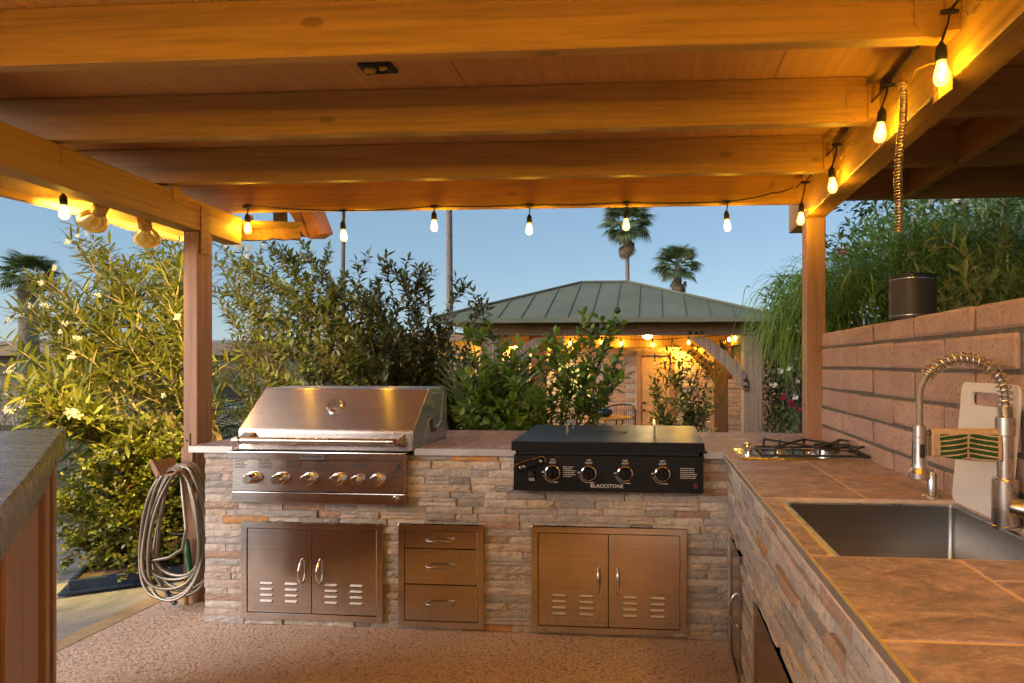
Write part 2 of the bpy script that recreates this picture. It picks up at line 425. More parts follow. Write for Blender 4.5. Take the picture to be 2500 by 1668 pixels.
# ------------------------------------------------------------------ patio roof
roof = thing('patio_roof', 'tan painted timber patio roof of beams, rafters and plywood over the kitchen', 'patio roof', (0.93, 3.5, 0.9))
p_r = B().box(.880, .985, 3.45, 3.56, .897, 2.156).make('post', m_wz, roof, bevel=.004)
p_l = B().box(-2.588, -2.505, 3.10, 3.215, -.01, 2.058).make('post', m_wz, roof, bevel=.004)
B().box(.876, .989, -1.9, 3.88, 2.157, 2.362).make('beam', m_wy, roof, bevel=.005)
lb = B().hexa([(-2.605,-1.9,2.19),(-2.5,-1.9,2.19),(-2.5,3.45,2.052),(-2.605,3.45,2.052),(-2.605,-1.9,2.385),(-2.5,-1.9,2.385),(-2.5,3.45,2.218),(-2.605,3.45,2.218)]).make('beam', m_wy, roof, bevel=.005)
RY = [3.50, 2.93, 2.34, 1.74, 1.14, .54, -.06, -.66, -1.26, -1.85]
for i, y in enumerate(RY):
    x0 = -3.15
    x1 = .832 if i else .872; sk = lambda x: .022*(x + 1.0)
    r = B().hexa([(x0,y+sk(x0),2.262),(x1,y+sk(x1),2.262),(x1,y+.046+sk(x1),2.262),(x0,y+.046+sk(x0),2.262),(x0,y+sk(x0),2.441),(x1,y+sk(x1),2.441),(x1,y+.046+sk(x1),2.441),(x0,y+.046+sk(x0),2.441)]).make('rafter', m_wx, roof, bevel=.003)
    y += .038
    hp = B()
    hp.prism([(.832-.075,2.30),(.832-.075,2.40),(.838,2.40),(.838,2.262),(.832-.03,2.262)], lambda u, v: (u, y - .0035, v), (0,.003,0))
    hp.box(.834, .8745, y-.02, y+.066, 2.27, 2.40)
    hp.make('hanger_plate', m_wx, r)
    nl = B()
    for q in range(4): nl.lathe([(.004,0),(.003,.003)], (.80-.02*(q % 2), y-.0036, 2.315+.02*q), (0,-1,0), 6)
    nl.make('nail_head', m_wx, r)
    y -= .038
    rr = B().box(.992, 3.3, y + .001, y + .047, 2.268, 2.440).make('rafter', m_wx, roof, bevel=.003)
    tie = B().box(-2.4985, -2.4955, y-.005, y+.05, 2.17, 2.255).make('hurricane_tie', m_wy, lb)
B().box(.878,.987,3.36,3.62,2.3625,2.4415).make('blocking', m_wy, roof)
B().box(1.44, 1.487, 2.392, 3.497, 2.272, 2.440).make('blocking', m_wy, roof, bevel=.003)
B().box(2.3, 2.346, .6, 3.497, 2.272, 2.440).make('blocking', m_wy, roof, bevel=.003)
for (ya, yb) in ((-1.95, -.7), (-.695, .525), (.53, 1.76), (1.765, 2.95), (2.955, 3.57)):
    for k, (xa, xb) in enumerate(((-3.2, -1.963), (-1.96, -.742), (-.739, .478), (.482, 1.70), (1.704, 2.92), (2.924, 3.35))):
        B().box(xa, xb, ya, yb, 2.443, 2.461).make('deck_panel', m_ply, roof)
st = B().box(-2.4985, -2.4945, 3.115, 3.185, 1.935, 2.20).make('strap', m_wz, p_l, bevel=.001)
nl = B()
for q in range(12):
    nl.lathe([(.0055,0),(.0035,.004)], (-2.4945, 3.13+.038*(q % 2), 2.185-.022*q), (1,0,0), 6)
nl.make('nail_head', m_wz, p_l)
B().box(.8785, .8795, 3.465, 3.535, 2.05, 2.155).make('strap', m_wz, p_r)
ob_ = B().box(-2.578,-2.545,3.094,3.0985,.76,.94).make('bracket', m_wz, p_l, bevel=.002)
B().lathe([(.007,0),(.005,.003)], (-2.561,3.0938,.90), (0,-1,0), 10).lathe([(.007,0),(.005,.003)], (-2.561,3.0938,.80), (0,-1,0), 10).make('screw', m_iron, p_l)
B().lathe([(.010,0),(.010,.006),(.006,.009)], (.8795,3.50,1.09), (-1,0,0), 12).make('peg', m_wz, p_r)
# small knot bung on the right post, junction box in the ceiling, hooks
B().lathe([(.022,0),(.02,.002),(.016,.0025)], (.935, 3.449, 1.415), (0,-1,0), 18).make('knot', wood('knot', (.34,.17,.08), 0, .5, .7, .2), p_r)
jb = B().box(-1.09, -.965, 2.13, 2.20, 2.432, 2.4425).make('junction_box', m_dark, roof)
wn_ = B().lathe([(.012,0),(.012,.03),(.007,.04)], (-1.07, 2.15, 2.424), (1,.1,0), 10).lathe([(.008,0),(.008,.024),(.004,.03)], (-1.01, 2.145, 2.424), (1,-.1,0), 10)
wn_.make('wire_nut', plain('yellow_plastic', (.55,.38,.06), .5), jb, smooth=40)
B().tube([(-1.08,2.19,2.427),(-1.05,2.17,2.422),(-1.02,2.18,2.424),(-.99,2.16,2.422),(-.98,2.15,2.43)], .003, 6).make('wire', m_black, jb)
def jhook(c, sx=1, parent=roof):
    pts = [Vector(c) + Vector((-.0 + x, y*sx, z)) for x, y, z in ((.06,0,0),(.02,0,0),(-.01,.02,-.005),(-.02,.05,-.03),(-.02,.075,-.035),(-.02,.095,-.012),(-.02,.10,.02))]
    B().tube(pts, .0035, 8).make('screw_hook', m_wy, parent, smooth=50)
jhook((.835, 1.90, 2.245)); jhook((.855, 1.56, 2.27)); jhook((.855, 2.62, 2.27)); jhook((.86, 3.36, 2.185))
B().box(.869, .8755, 2.86, 2.90, 2.215, 2.23).make('bracket', plain('cream_plate', (.55,.42,.25), .6), roof)
B().hexa([(.835,1.80,2.09),(.8755,1.80,2.12),(.8755,1.84,2.12),(.835,1.84,2.09),(.835,1.80,2.15),(.8755,1.80,2.18),(.8755,1.84,2.18),(.835,1.84,2.15)]).make('cleat', m_wy, roof, bevel=.003)
# ------------------------------------------------------------------ eave of the neighbouring tiled roof
ev = thing('house_eave', 'yellow lit plywood soffit corner with pink clay roof tiles left of the beam', 'roof eave', (-2.9, 3.4, 2.1))
m_sof = wood('soffit_ply', (.36,.225,.075), 1, .6, .85, .15, knots=False)
m_fas = wood('rough_fascia', (.38,.22,.10), 1, .8, .5, .9)
B().hexa([(-2.99,-.8,2.135),(-2.607,-.8,2.20),(-2.607,3.62,2.20),(-2.99,3.62,2.135),(-2.99,-.8,2.145),(-2.607,-.8,2.215),(-2.607,3.62,2.215),(-2.99,3.62,2.145)]).make('soffit', m_sof, ev)
B().hexa([(-2.605,3.455,2.198),(-2.19,3.57,2.205),(-2.19,3.72,2.15),(-2.605,3.62,2.15),(-2.605,3.455,2.21),(-2.19,3.57,2.215),(-2.19,3.72,2.165),(-2.605,3.62,2.165)]).make('soffit', m_sof, ev)
fb = B(); fn = 60; rnd = random.Random(3)
def fas(p, q, nn):
    vs = []
    for i in range(nn+1):
        t = i/nn; c = Vector(p).lerp(Vector(q), t); j = rnd.uniform(-.006,.006)
        vs += [c + Vector((0,0,-.012+j)), c + Vector((0,0,.055)), c + Vector((-.035,.03,.055)), c + Vector((-.035,.03,-.012+j))]
    fs = []
    for i in range(nn):
        a = i*4; b = a+4
        fs += [(a,b,b+1,a+1),(a+1,b+1,b+2,a+2),(a+2,b+2,b+3,a+3),(a+3,b+3,b,a)]
    fs += [(0,1,2,3),(nn*4+3,nn*4+2,nn*4+1,nn*4)]
    return B().add(vs, fs)
fas((-2.965,-.8,2.115), (-2.995,3.55,2.115), 60).make('fascia', m_fas, ev)
fas((-2.99,3.56,2.118), (-2.215,3.60,2.128), 16).make('fascia', m_fas, ev)
m_clay = plain('pink_clay_tile', (.43,.19,.13), .85, 0, .2, 14, .4, 120)
def board(a, b, c, d, t, nm, m):
    a, b, c, d, t = map(Vector, (a, b, c, d, t))
    B().hexa([a, b, c, d, a+t, b+t, c+t, d+t]).make(nm, m, ev, bevel=.003)
board((-2.30,3.60,2.30),(-2.225,3.60,2.30),(-2.15,3.60,2.112),(-2.20,3.60,2.14),(0,.14,.03),'rake_tile', m_clay)
board((-2.215,3.59,2.30),(-2.14,3.59,2.30),(-2.08,3.59,2.148),(-2.145,3.59,2.112),(0,.16,.03),'rake_tile', m_clay)
rt = B()
for k in range(3): rt.tube([(-2.36-.03*k,3.66,2.31),(-2.33-.03*k,3.62,2.19)], .016, 8)
rt.make('rafter_tail', m_fas, ev)
# roof tiles above the soffit
rnd = random.Random(9)
tl = [B().prism([(math.cos(PI*i/6)*.1, math.sin(PI*i/6)*.05) for i in range(7)] + [(math.cos(PI*i/6)*.085, math.sin(PI*i/6)*.036) for i in range(6,-1,-1)], lambda u, v: (0, u, v), (.40,0,.0)).mesh('roof_tile', m_clay) for _ in range(1)]
for k in range(22):
    o = link('roof_tile', tl[0], ev); o.location = (-3.03, -.7 + .2*k, 2.155); o.rotation_euler = (0, -.17, 0)
# ------------------------------------------------------------------ stone-clad counters
def stone_variants(k):
    out = []
    for q in range(k):
        r = random.Random(100+q); nx, nz = 5, 3; vs = []; fs = []
        for j in range(nz+1):
            for i in range(nx+1):
                e = (i in (0,nx)) or (j in (0,nz))
                d = (r.uniform(.04,.09) if e else r.uniform(-.05,.05)) + .03*math.sin(i*1.3+q)
                x = i/nx + (0 if i in (0,nx) else r.uniform(-.05,.05)); z = j/nz + (0 if j in (0,nz) else r.uniform(-.08,.08))
                if i in (0,nx) and j not in (0,nz): x += r.uniform(-.006,.006)
                vs.append((x, d, z))
        W = nx+1
        for j in range(nz):
            for i in range(nx):
                a = j*W+i; fs.append((a, a+1, a+W+1, a+W))
        b = len(vs); vs += [(0,1,0),(1,1,0),(1,1,1),(0,1,1)]
        bot = list(range(0,W)); top = [nz*W+i for i in range(W)]
        lef = [j*W for j in range(nz+1)]; rig = [j*W+nx for j in range(nz+1)]
        fs += [tuple(bot[::-1]) + (b, b+1), tuple(top) + (b+2, b+3), tuple(lef) + (b+3, b), tuple(rig[::-1]) + (b+1, b+2)]
        out.append(B().add(vs, fs).mesh('stone', m_stone))
    return out
SV = stone_variants(14)
def clad(parent, length, ztop, cuts, place, seed, lmin=.09, lmax=.26):
    r = random.Random(seed); z = .002; row = 0; cnt = 0
    while z < ztop - .012:
        h = r.uniform(.033, .041)
        if ztop - (z+h) < .02: h = ztop - z
        zm0, zm1 = z + h*.25, z + h*.75
        iv = [(0.0, length)]
        for (a, b, c, d) in cuts:
            if c < zm0 and d > zm1:
                nv = []
                for (s, e) in iv:
                    if b <= s or a >= e: nv.append((s, e)); continue
                    if a > s: nv.append((s, a))
                    if b < e: nv.append((b, e))
                iv = nv
        for (s, e) in iv:
            x = s
            while e - x > .004:
                L = r.uniform(lmin, lmax)
                if e - (x+L) < .055: L = e - x
                g = .0012; pr = r.choice((0, 0, .003, .005, .008, .011))
                split = r.random() < .10 and h > .034
                for (za, zb) in (((z, z+h*.5), (z+h*.5, z+h)) if split else ((z, z+h),)):
                    o = link('stone', r.choice(SV), parent); cnt += 1
                    place(o, x + g, za + g*.5, L - 2*g, zb - za - g, pr + (r.uniform(0,.004) if split else 0))
                x += L
        z += h; row += 1
    return cnt
gc = thing('grill_counter', 'grey and tan stacked stone counter holding the grill and griddle', 'counter', (-.95, 3.28, 0))
B().box(-2.274, .41, 2.912, 3.69, .0, .871).make('core', m_mortar, gc)
def pl_front(o, x, z, L, h, pr):
    o.location = (-2.28 + x, 2.874 - pr, z); o.scale = (L, .038 + pr, h)
    o.matrix_parent_inverse = Matrix.Translation(-Vector(gc.location))
c1 = clad(gc, 2.652, .868, [(.175,1.065,.64,.95),(1.635,2.515,.722,.95),(.215,.945,.04,.515),(1.04,1.455,.04,.52),(1.705,2.445,.03,.525)], pl_front, 5)
sc_ = thing('sink_counter', 'stacked stone counter wing with slate tile top holding the sink', 'counter', (.65, 1.4, 0))
B().box(.398, .43, -.4, 2.872, 0, .871).make('core', m_mortar, sc_)
def pl_wing(o, x, z, L, h, pr):
    o.location = (.366 - pr, 2.868 - x, z); o.rotation_euler = (0,0,-PI/2); o.scale = (L, .034 + pr, h)
    o.matrix_parent_inverse = Matrix.Translation(-Vector(sc_.location))
c2 = clad(sc_, 2.15, .868, [(.165,.44,.02,.515),(.78,1.52,.02,.472)], pl_wing, 8, .09, .27)
print('stones', c1, c2)
# counter tops: bedding, tiles and metal edge trim
def slab(parent, rects, z0=.872, z1=.9003):
    b = B()
    for (x0,x1,y0,y1) in rects: b.box(x0,x1,y0,y1,z0,z1)
    return b.make('tile_bed', m_grout, parent)
slab(gc, [(-2.355,-2.082,2.862,3.70),(-2.082,-1.172,3.352,3.70),(-1.172,-.657,2.862,3.70),(-.657,.248,3.43,3.70),(.248,.344,2.862,3.70)])
slab(sc_, [(.3445,.9745,1.9055,3.70),(.3445,.392,1.335,1.9055),(.934,.9745,1.335,1.9055),(.3445,.9745,-.4,1.335)])
def tile(parent, poly, z=.8965, t=.0055, m=None):
    return B().prism([(x, y) for x, y in poly], lambda u, v: (u, v, z), (0,0,t)).make('tile', m or m_tile, parent, bevel=.0012)
def trect(parent, x0, x1, y0, y1, g=.0038):
    return tile(parent, [(x0+g,y0+g),(x1-g,y0+g),(x1-g,y1-g),(x0+g,y1-g)])
for r_ in ((-2.355,-2.084,2.866,3.28),(-2.355,-2.084,3.28,3.70),(-2.084,-1.48,3.352,3.70),(-1.48,-1.172,3.352,3.70),(-1.172,-.95,2.866,3.29),(-.95,-.659,2.866,3.29),
           (-1.172,-.95,3.29,3.70),(-.95,-.66,3.29,3.70),(-.66,-.06,3.43,3.70),(-.06,.248,3.43,3.70)): trect(gc, *r_)
tile(gc, [(.25,2.866),(.340,2.866),(.61,3.278),(.25,3.278)])
tile(gc, [(.25,3.282),(.611,3.282),(.884,3.699),(.25,3.699)])
tile(sc_, [(.352,2.866),(.666,2.866),(.666,3.345)])
tile(sc_, [(.670,2.866),(.973,2.866),(.973,3.449),(.738,3.449),(.670,3.350)])
tile(sc_, [(.741,3.453),(.877,3.453),(.877,3.66)])
for r_ in ((.347,.668,2.625,2.864),(.668,.974,2.66,2.864),(.347,.668,1.909,2.622),(.668,.974,1.909,2.277),(.668,.974,2.28,2.657),(.347,.392,1.615,1.905),(.347,.392,1.335,1.612),
           (.934,.974,1.60,1.905),(.934,.974,1.335,1.597),(.347,.655,.935,1.331),(.347,.655,.33,.931),(.658,.974,1.207,1.331),(.658,.974,.605,1.204),(.658,.974,0,.602),(.347,.655,-.3,.327)): trect(sc_, *r_)
for (x0, x1) in ((-2.357,-2.12),(-1.168,-.66),(.25,.343)):
    B().box(x0, x1, 2.857, 2.8615, .871, .9035).make('edge_trim', m_alu, gc)
B().box(-2.361,-2.3565,2.862,3.70,.871,.9035).make('edge_trim', m_alu, gc)
B().box(.3395,.3440,-.4,2.856,.886,.9035).make('edge_trim', m_alu, sc_)
# ------------------------------------------------------------------ block wall on the right
bw = thing('block_wall', 'pinkish slump block garden wall behind the sink counter', 'wall', (1.05, 1.2, -.3))
m_wm = plain('grey_joint', (.15,.13,.11), .95, 0, .25, 40, .5, 90)
B().box(.9645, 1.118, -1.6, 3.449, .8, 1.484).make('mortar_core', m_wm, bw)
bv = {}
rb = random.Random(4)
def blk(L, H):
    key = (round(L, 2), round(H, 3), rb.randrange(3))
    if key not in bv:
        b = B().box(0,.158,-L/2,L/2,-H/2,H/2); me = b.mesh('block', m_block, None, .009, 2)
        r2 = random.Random(hash(key) & 999)
        for v in me.vertices: v.co += Vector((r2.uniform(-.002,.002), r2.uniform(-.003,.003), r2.uniform(-.003,.003)))
        bv[key] = me
    return bv[key]
tops = [1.50, 1.411, 1.30, 1.187, 1.08, .974, .868]
for k in range(len(tops)-1):
    zc = (tops[k]+tops[k+1])/2; H = tops[k]-tops[k+1]-.013
    y = (1.85 if k % 2 == 0 else 1.627) - 5*.4085
    while y < 3.44:
        y1 = min(y + .4085, 3.447)
        L = y1 - y - .015
        if L > .03 and y > -1.6:
            o = link('block', blk(L, H), bw); o.location = (.958 + rb.uniform(-.003,.003), (y+y1)/2, zc + rb.uniform(-.002,.002))
            o.matrix_parent_inverse = Matrix.Translation(-Vector(bw.location))
        y = y1
lowb = B().box(.967, 1.118, -1.6, 3.449, -.3, .798); lowb.make('footing', m_mortar, bw)
# ================================================================== built-in grill
def knob(parent, c, r, dep, mat_ring, mat_cap, name='knob'):
    c = Vector(c)
    k = B().lathe([(r*1.12,0),(r*1.12,dep*.18),(r*.98,dep*.22),(r*.98,dep*.5),(r*.9,dep*.52)], c, (0,-1,0), 22).make(name, mat_ring, parent, smooth=35)
    B().lathe([(r*.9,dep*.5),(r*.88,dep*.92),(r*.78,dep)], c, (0,-1,0), 22).make('knob_cap', mat_cap, k, smooth=35)
    return k
bq = thing('barbecue_grill', 'built-in stainless steel barbecue grill with domed hood and six knobs', 'grill', (-1.62, 3.1, .64))
HX0, HX1 = -2.078, -1.176
prof = []
def arc(cy, cz, r, a0, a1, k=6):
    for i in range(k+1):
        a = math.radians(a0 + (a1-a0)*i/k); prof.append((cy + r*math.cos(a), cz + r*math.sin(a)))
prof.append((2.848, .893)); arc(2.848+.035, .975, .035, 180, 137); arc(3.075, 1.158, .035, 137, 90)
prof += [(3.30, 1.196)]; arc(3.30, 1.166, .03, 90, 0); prof += [(3.335, .905)]
b = B(); npf = len(prof)
b.add([(HX0, y, z) for y, z in prof] + [(HX1, y, z) for y, z in prof], [(i, i+1, i+1+npf, i+npf) for i in range(npf-1)])
hood = b.make('hood', m_hood, bq, smooth=30)
for xx, s in ((HX0, 1), (HX1, -1)):
    B().prism([(y, z) for y, z in prof] , lambda u, v: (xx - s*.004, u, v), (s*.008,0,0)).make('side_panel', m_ssx, bq, bevel=.002)
# pressed outline and hinge plate on the right side panel
gl = [(2.99,.905),(3.02,.98),(3.055,1.03),(3.09,1.035),(3.10,1.0),(3.12,.975),(3.2,.985),(3.24,1.01),(3.26,1.1),(3.262,1.16),(3.10,1.165)]
B().tube([(HX1+.0045, y, z) for y, z in gl], .0022, 6).make('pressed_line', m_ssx, bq)
B().prism([(3.075,1.02),(3.105,1.03),(3.115,.985),(3.16,.975),(3.16,.955),(3.085,.96)], lambda u, v: (HX1+.004, u, v), (.003,0,0)).make('hinge_slot', m_dark, bq)
hg = B()
for (y, z) in ((3.22,1.02),(3.17,1.075),(3.215,1.06),(3.12,1.09),(3.02,.93),(3.05,.935)): hg.lathe([(.006,0),(.004,.004)], (HX1+.004, y, z), (1,0,0), 8)
hg.make('rivet', m_chrome, bq)
# thermometer
gp = P(822, 994, 2.972); nrm = Vector((0,-.68,.73)).normalized()
gc0 = Vector((gp.x, 2.962, 1.098))
ga = B().lathe([(.040,0),(.042,.012),(.036,.022),(.031,.020)], gc0, nrm, 28).make('thermometer', m_chrome, bq, smooth=40)
B().lathe([(.031,.016),(.031,.0205)], gc0, nrm, 24).make('dial', plain('dial_face', (.22,.17,.14), .25, .3), ga)
side = Vector((1,0,0)); up2 = nrm.cross(side)
B().bar(gc0 + nrm*.0215 - side*.012 - up2*.008, gc0 + nrm*.0215 + side*.012 + up2*.012, .0035, .001, nrm).make('needle', m_dark, ga)
# handle
hz = .945
B().tube([(-2.02,2.782,hz),(-1.27,2.782,hz)], .0165, 16).make('handle', m_satin, bq, smooth=40)
for xa, xb in ((-2.055,-2.02),(-1.272,-1.235)):
    e = B().lathe([(.0195,0),(.0205,.006),(.0205,xb-xa-.006),(.0195,xb-xa)], (xa,2.782,hz), (1,0,0), 18).make('handle_cap', m_chrome, bq, smooth=40)
B().lathe([(.014,0),(.013,.002)], (-1.235,2.782,hz), (1,0,0), 16).make('medallion', plain('red_enamel', (.30,.03,.02), .3), bq)
for xm in (-2.02, -1.245):
    B().hexa([(xm-.02,2.785,hz-.012),(xm+.02,2.785,hz-.012),(xm+.03,2.848,hz-.025),(xm-.03,2.848,hz-.025),(xm-.02,2.785,hz+.012),(xm+.02,2.785,hz+.012),(xm+.03,2.848,hz+.035),(xm-.03,2.848,hz+.035)]).make('handle_mount', m_satin, bq, bevel=.003)
# fascia: lip, control panel, drip tray
B().box(-2.118,-1.196,2.815,2.90,.846,.886).make('lip', m_ss, bq, bevel=.004, seg=2)
B().box(-2.095,-1.195,2.85,3.30,.8865,.8925).make('shelf', m_dark, bq)
cp = B().hexa([(-2.103,2.832,.684),(-1.207,2.832,.684),(-1.207,2.90,.684),(-2.103,2.90,.684),(-2.103,2.838,.844),(-1.207,2.838,.844),(-1.207,2.90,.844),(-2.103,2.90,.844)]).make('control_panel', m_ss, bq, bevel=.002)
B().box(-2.103,-1.207,2.83,2.90,.628,.6815).make('drip_tray', m_ss, bq, bevel=.003, seg=2)
knob(bq, (-1.253,2.83,.660), .013, .018, m_chrome, m_chrome, 'tray_knob')
for x, r in ((-1.992,.0275),(-1.843,.0275),(-1.695,.0275),(-1.546,.0275),(-1.447,.021),(-1.345,.0275)):
    k_ = knob(bq, (x, 2.834, .752), r, .052, m_chrome, m_ss)
    for a in range(4):
        d = Vector((math.cos(a*PI/4+.2),0,math.sin(a*PI/4+.2))); q = Vector((x,2.834-.0525,.752))
        B().bar(q-d*r*.72, q+d*r*.72, .0012, .0006, (0,1,0)).make('facet_line', m_chrome, k_)
bdg = B().box(-1.733,-1.608,2.8105,2.8145,.850,.882).make('badge', plain('badge_steel', (.25,.24,.23), .35, 1), bq, bevel=.001)
text_mesh('badge_lettering', 'KitchenAid', .021, m_dark, FRONT(-1.670, 2.8098, .866), bdg, xs=1.12)
def print_lines(name, m, parent, x, z, y, wid, rows, pitch, th, seed, tilt=0):
    r = random.Random(seed); b = B()
    for k in range(rows):
        xx = x; end = x + wid*r.uniform(.6, 1)
        while xx < end:
            L = r.uniform(.004,.014); zz = z - k*pitch
            b.box(xx, min(xx+L, end), y-.0006+tilt*zz*0, y, zz, zz+th); xx += L + .0025
    return b.make(name, m, parent)
for i, (x, z, wd, rows) in enumerate(((-2.093,.836,.07,6),(-1.965,.836,.085,6),(-1.818,.836,.085,5),(-1.672,.836,.11,7),(-1.475,.832,.075,4),(-1.29,.79,.055,5),(-2.093,.715,.04,2),(-1.965,.715,.06,3),(-1.32,.722,.07,5))):
    print_lines('printed_text', m_dark, cp, x, z, 2.8338 if z < .76 else 2.8352, wd, rows, .0072, .0026, i)
B().prism([(0,-.018),(.010,-.012),(.013,0),(.008,.012),(.010,.022),(.002,.012),(-.002,.004),(-.006,.010),(-.012,-.002),(-.009,-.012)], lambda u, v: (-1.243+u, 2.8352, .812+v), (0,-.0012,0)).make('flame_mark', m_dark, cp)
# ================================================================== griddle
gd = thing('griddle', 'black flat top griddle with closed lid and four ringed knobs', 'griddle', (-.2, 3.1, .72))
lid = B().hexa([(-.668,2.80,.951),(.248,2.80,.951),(.248,3.42,.968),(-.668,3.42,.968),(-.662,2.805,.953),(.242,2.805,.953),(.242,3.415,.970),(-.662,3.415,.970)])
lid.make('lid_top', m_lid, gd, bevel=.001)
lf = B().box(-.668,.248,2.80,2.808,.908,.9505).box(-.668,-.660,2.809,3.42,.905,.9505).box(.240,.248,2.809,3.42,.905,.9505)
lf.make('lid_rim', m_black, gd)
B().box(-.645,.225,2.835,3.40,.86,.906).make('cooking_body', m_iron, gd)
fp = B().hexa([(-.657,2.797,.717),(.243,2.797,.717),(.243,2.905,.717),(-.657,2.905,.717),(-.657,2.803,.888),(.243,2.803,.888),(.243,2.905,.888),(-.657,2.905,.888)]).make('front_panel', m_black, gd, bevel=.002)
for x in (-.430, .015):
    B().bar((x,3.02,.957),(x,3.02,1.012),.016,.010,(1,0,0)).bar((x,3.26,.963),(x,3.26,1.016),.016,.010,(1,0,0)).bar((x,3.018,1.008),(x,3.262,1.013),.016,.010).make('lid_handle', plain('handle_nickel', (.52,.47,.42), .35, 1), gd, bevel=.003)
em = B()
for a in range(24):
    t0, t1 = 2*PI*a/24, 2*PI*(a+1)/24
    em.bar((-.205+.075*math.cos(t0),3.12+.05*math.sin(t0),.9635),(-.205+.075*math.cos(t1),3.12+.05*math.sin(t1),.9635),.004,.002)
em.make('embossed_ring', m_lid, gd)
for x in (-.468,-.295,-.123,.052):
    kz = .805
    rg = B().lathe([(.037,0),(.037,.006),(.032,.009),(.029,.006)], (x,2.800,kz), (0,-1,0), 28).make('knob_ring', m_chrome, gd, smooth=40)
    kb = B().lathe([(.029,.004),(.0285,.028),(.025,.034)], (x,2.800,kz), (0,-1,0), 24).make('knob', m_black, gd, smooth=40)
    B().box(x-.007,x+.007,2.757,2.768,kz-.026,kz+.026).make('knob_grip', m_black, kb, bevel=.003)
    text_mesh('lettering', 'OFF', .0135, m_white, FRONT(x, 2.7975, kz+.0605), fp)
    text_mesh('lettering', 'ARRÊT', .0125, m_white, FRONT(x, 2.7970, kz+.0475), fp)
    mk = B()
    for q in range(7):
        a = math.radians(200 + q*13); mk.box(x+.045*math.cos(a)-.003, x+.045*math.cos(a)+.003, 2.7966, 2.7976, kz+.045*math.sin(a)-.0012, kz+.045*math.sin(a)+.0012)
    mk.box(x-.052,x-.040,2.7968,2.7978,kz+.004,kz+.006).box(x-.054,x-.040,2.7968,2.7978,kz-.001,kz+.0012).box(x+.006,x+.026,2.7962,2.7972,kz-.046,kz-.0435)
    mk.make('dial_marks', m_white, fp)
text_mesh('lettering', 'BLACKSTONE', .0245, m_white, FRONT(-.209, 2.7952, .745), fp, xs=1.02)
print_lines('printed_text', m_white, fp, -.418, .832, 2.7975, .065, 6, .009, .0026, 40)
print_lines('printed_text', m_white, fp, .135, .832, 2.7975, .085, 6, .009, .0026, 41)
print_lines('printed_text', m_white, fp, -.582, .775, 2.7965, .03, 2, .008, .0035, 42)
B().lathe([(.016,0),(.015,.02),(.011,.026)], (-.568,2.80,.80), (0,-1,0), 18).make('igniter_button', m_rubber, gd, smooth=40)
bl = [(-.645,2.785,.823),(-.60,2.785,.842),(-.51,2.785,.868)]
B().bar(bl[0], bl[2], .012, .030).make('magnet_tool', m_black, gd, bevel=.004)
B().tube([Vector(p)+Vector((-.006,-.008,.0175)) for p in bl]+[(-.497,2.777,.872),(-.500,2.777,.858)], .0025, 6).make('tool_loop', m_brass, gd)
tr_ = B()
for (x,z) in ((-.618,.829),(-.600,.834),(-.520,.862)):
    tr_.lathe([(.006,0),(.007,.001),(.005,.002)], (x,2.778,z), (0,-1,0), 14)
tr_.make('tool_stud', m_satin, gd)
B().lathe([(.014,0),(.012,.003)], (.207,2.7975,.752), (0,-1,0), 18).make('rust_spot', plain('rust', (.09,.035,.018), .8), gd)
B().box(.2485,.262,2.83,3.2,.898,.91).make('lid_hinge', m_iron, gd)
# ================================================================== cabinets
def doors(x0, x1, z0, z1, name, label, door_top, tilt=0):
    t = thing(name, label, 'cabinet', ((x0+x1)/2, 2.86, z0), None)
    yf = 2.8545; fw = .031
    outer = [(x0,z0),(x1,z0),(x1,z1),(x0,z1)]; hole = [(x0+fw,z0+fw),(x1-fw,z0+fw),(x1-fw,z1-fw),(x0+fw,z1-fw)]
    B().prism_hole(outer, hole, lambda u, v: (u, yf, v), (0,.03,0)).make('frame', m_ss, t, bevel=.0015)
    B().box(x0+fw-.002,x1-fw+.002,2.876,2.884,z0+fw-.002,z1-fw+.002).make('back_plate', m_dark, t)
    xm = (x0+x1)/2; g = .0022
    for (a, b_, hx) in ((x0+fw+g, xm-g*.8, xm-.047), (xm+g*.8, x1-fw-g, xm+.047)):
        d = B().box(a, b_, yf+.004, yf+.018, z0+fw+g, z1-fw-g).make('door', m_ss, t, bevel=.0015)
        hzc = (z0+z1)/2 + .0; hh = .062
        pts = [Vector((hx, yf+.004 - .030*max(0, math.sin(PI*i/12))**.6, hzc + hh*(1-2*i/12))) for i in range(13)]
        B().tube(pts, [.005+.0035*math.sin(PI*i/12) for i in range(13)], 10).make('handle', m_chrome, d, smooth=50)
        cxs = (a + (b_-a)*.30, a + (b_-a)*.69)
        for cx in cxs:
            for q in range(4):
                zc = z0 + fw + .058 + q*.0295
                o = link('louver', LOUV, d); o.location = (cx, yf+.004, zc)
    return t
lv = B()
o2 = [(-.035,0),(-.031,.0075),(.031,.0075),(.035,0)]
lv.add([(-.035,0,0),(.035,0,0),(.031,0,.0095),(-.031,0,.0095),(-.031,-.009,.0015),(.031,-.009,.0015)], [(4,5,2,3),(0,4,3),(1,2,5),(0,1,5,4)]).box(-.036,.036,-.0012,.001,-.0045,-.0005)
LOUV = lv.mesh('louver', plain('louver_steel', (.80,.77,.73), .42, .55, .05))
LOUV.materials.append(m_dark)
for p_ in LOUV.polygons:
    if p_.center.z < .0 or p_.normal.z < -.5: p_.material_index = 1
doors(-2.073,-1.331,.034,.524,'double_door_cabinet','stainless double door cabinet with louvers under the barbecue grill',0)
doors(-.582,.169,.018,.533,'double_door_cabinet','stainless double door cabinet with louvers under the griddle',0)
dc = thing('drawer_cabinet', 'stainless three drawer cabinet between the two louvered door cabinets', 'cabinet', (-1.035,2.86,.02))
x0,x1,z0,z1 = -1.251,-.819,.022,.528; fw=.03
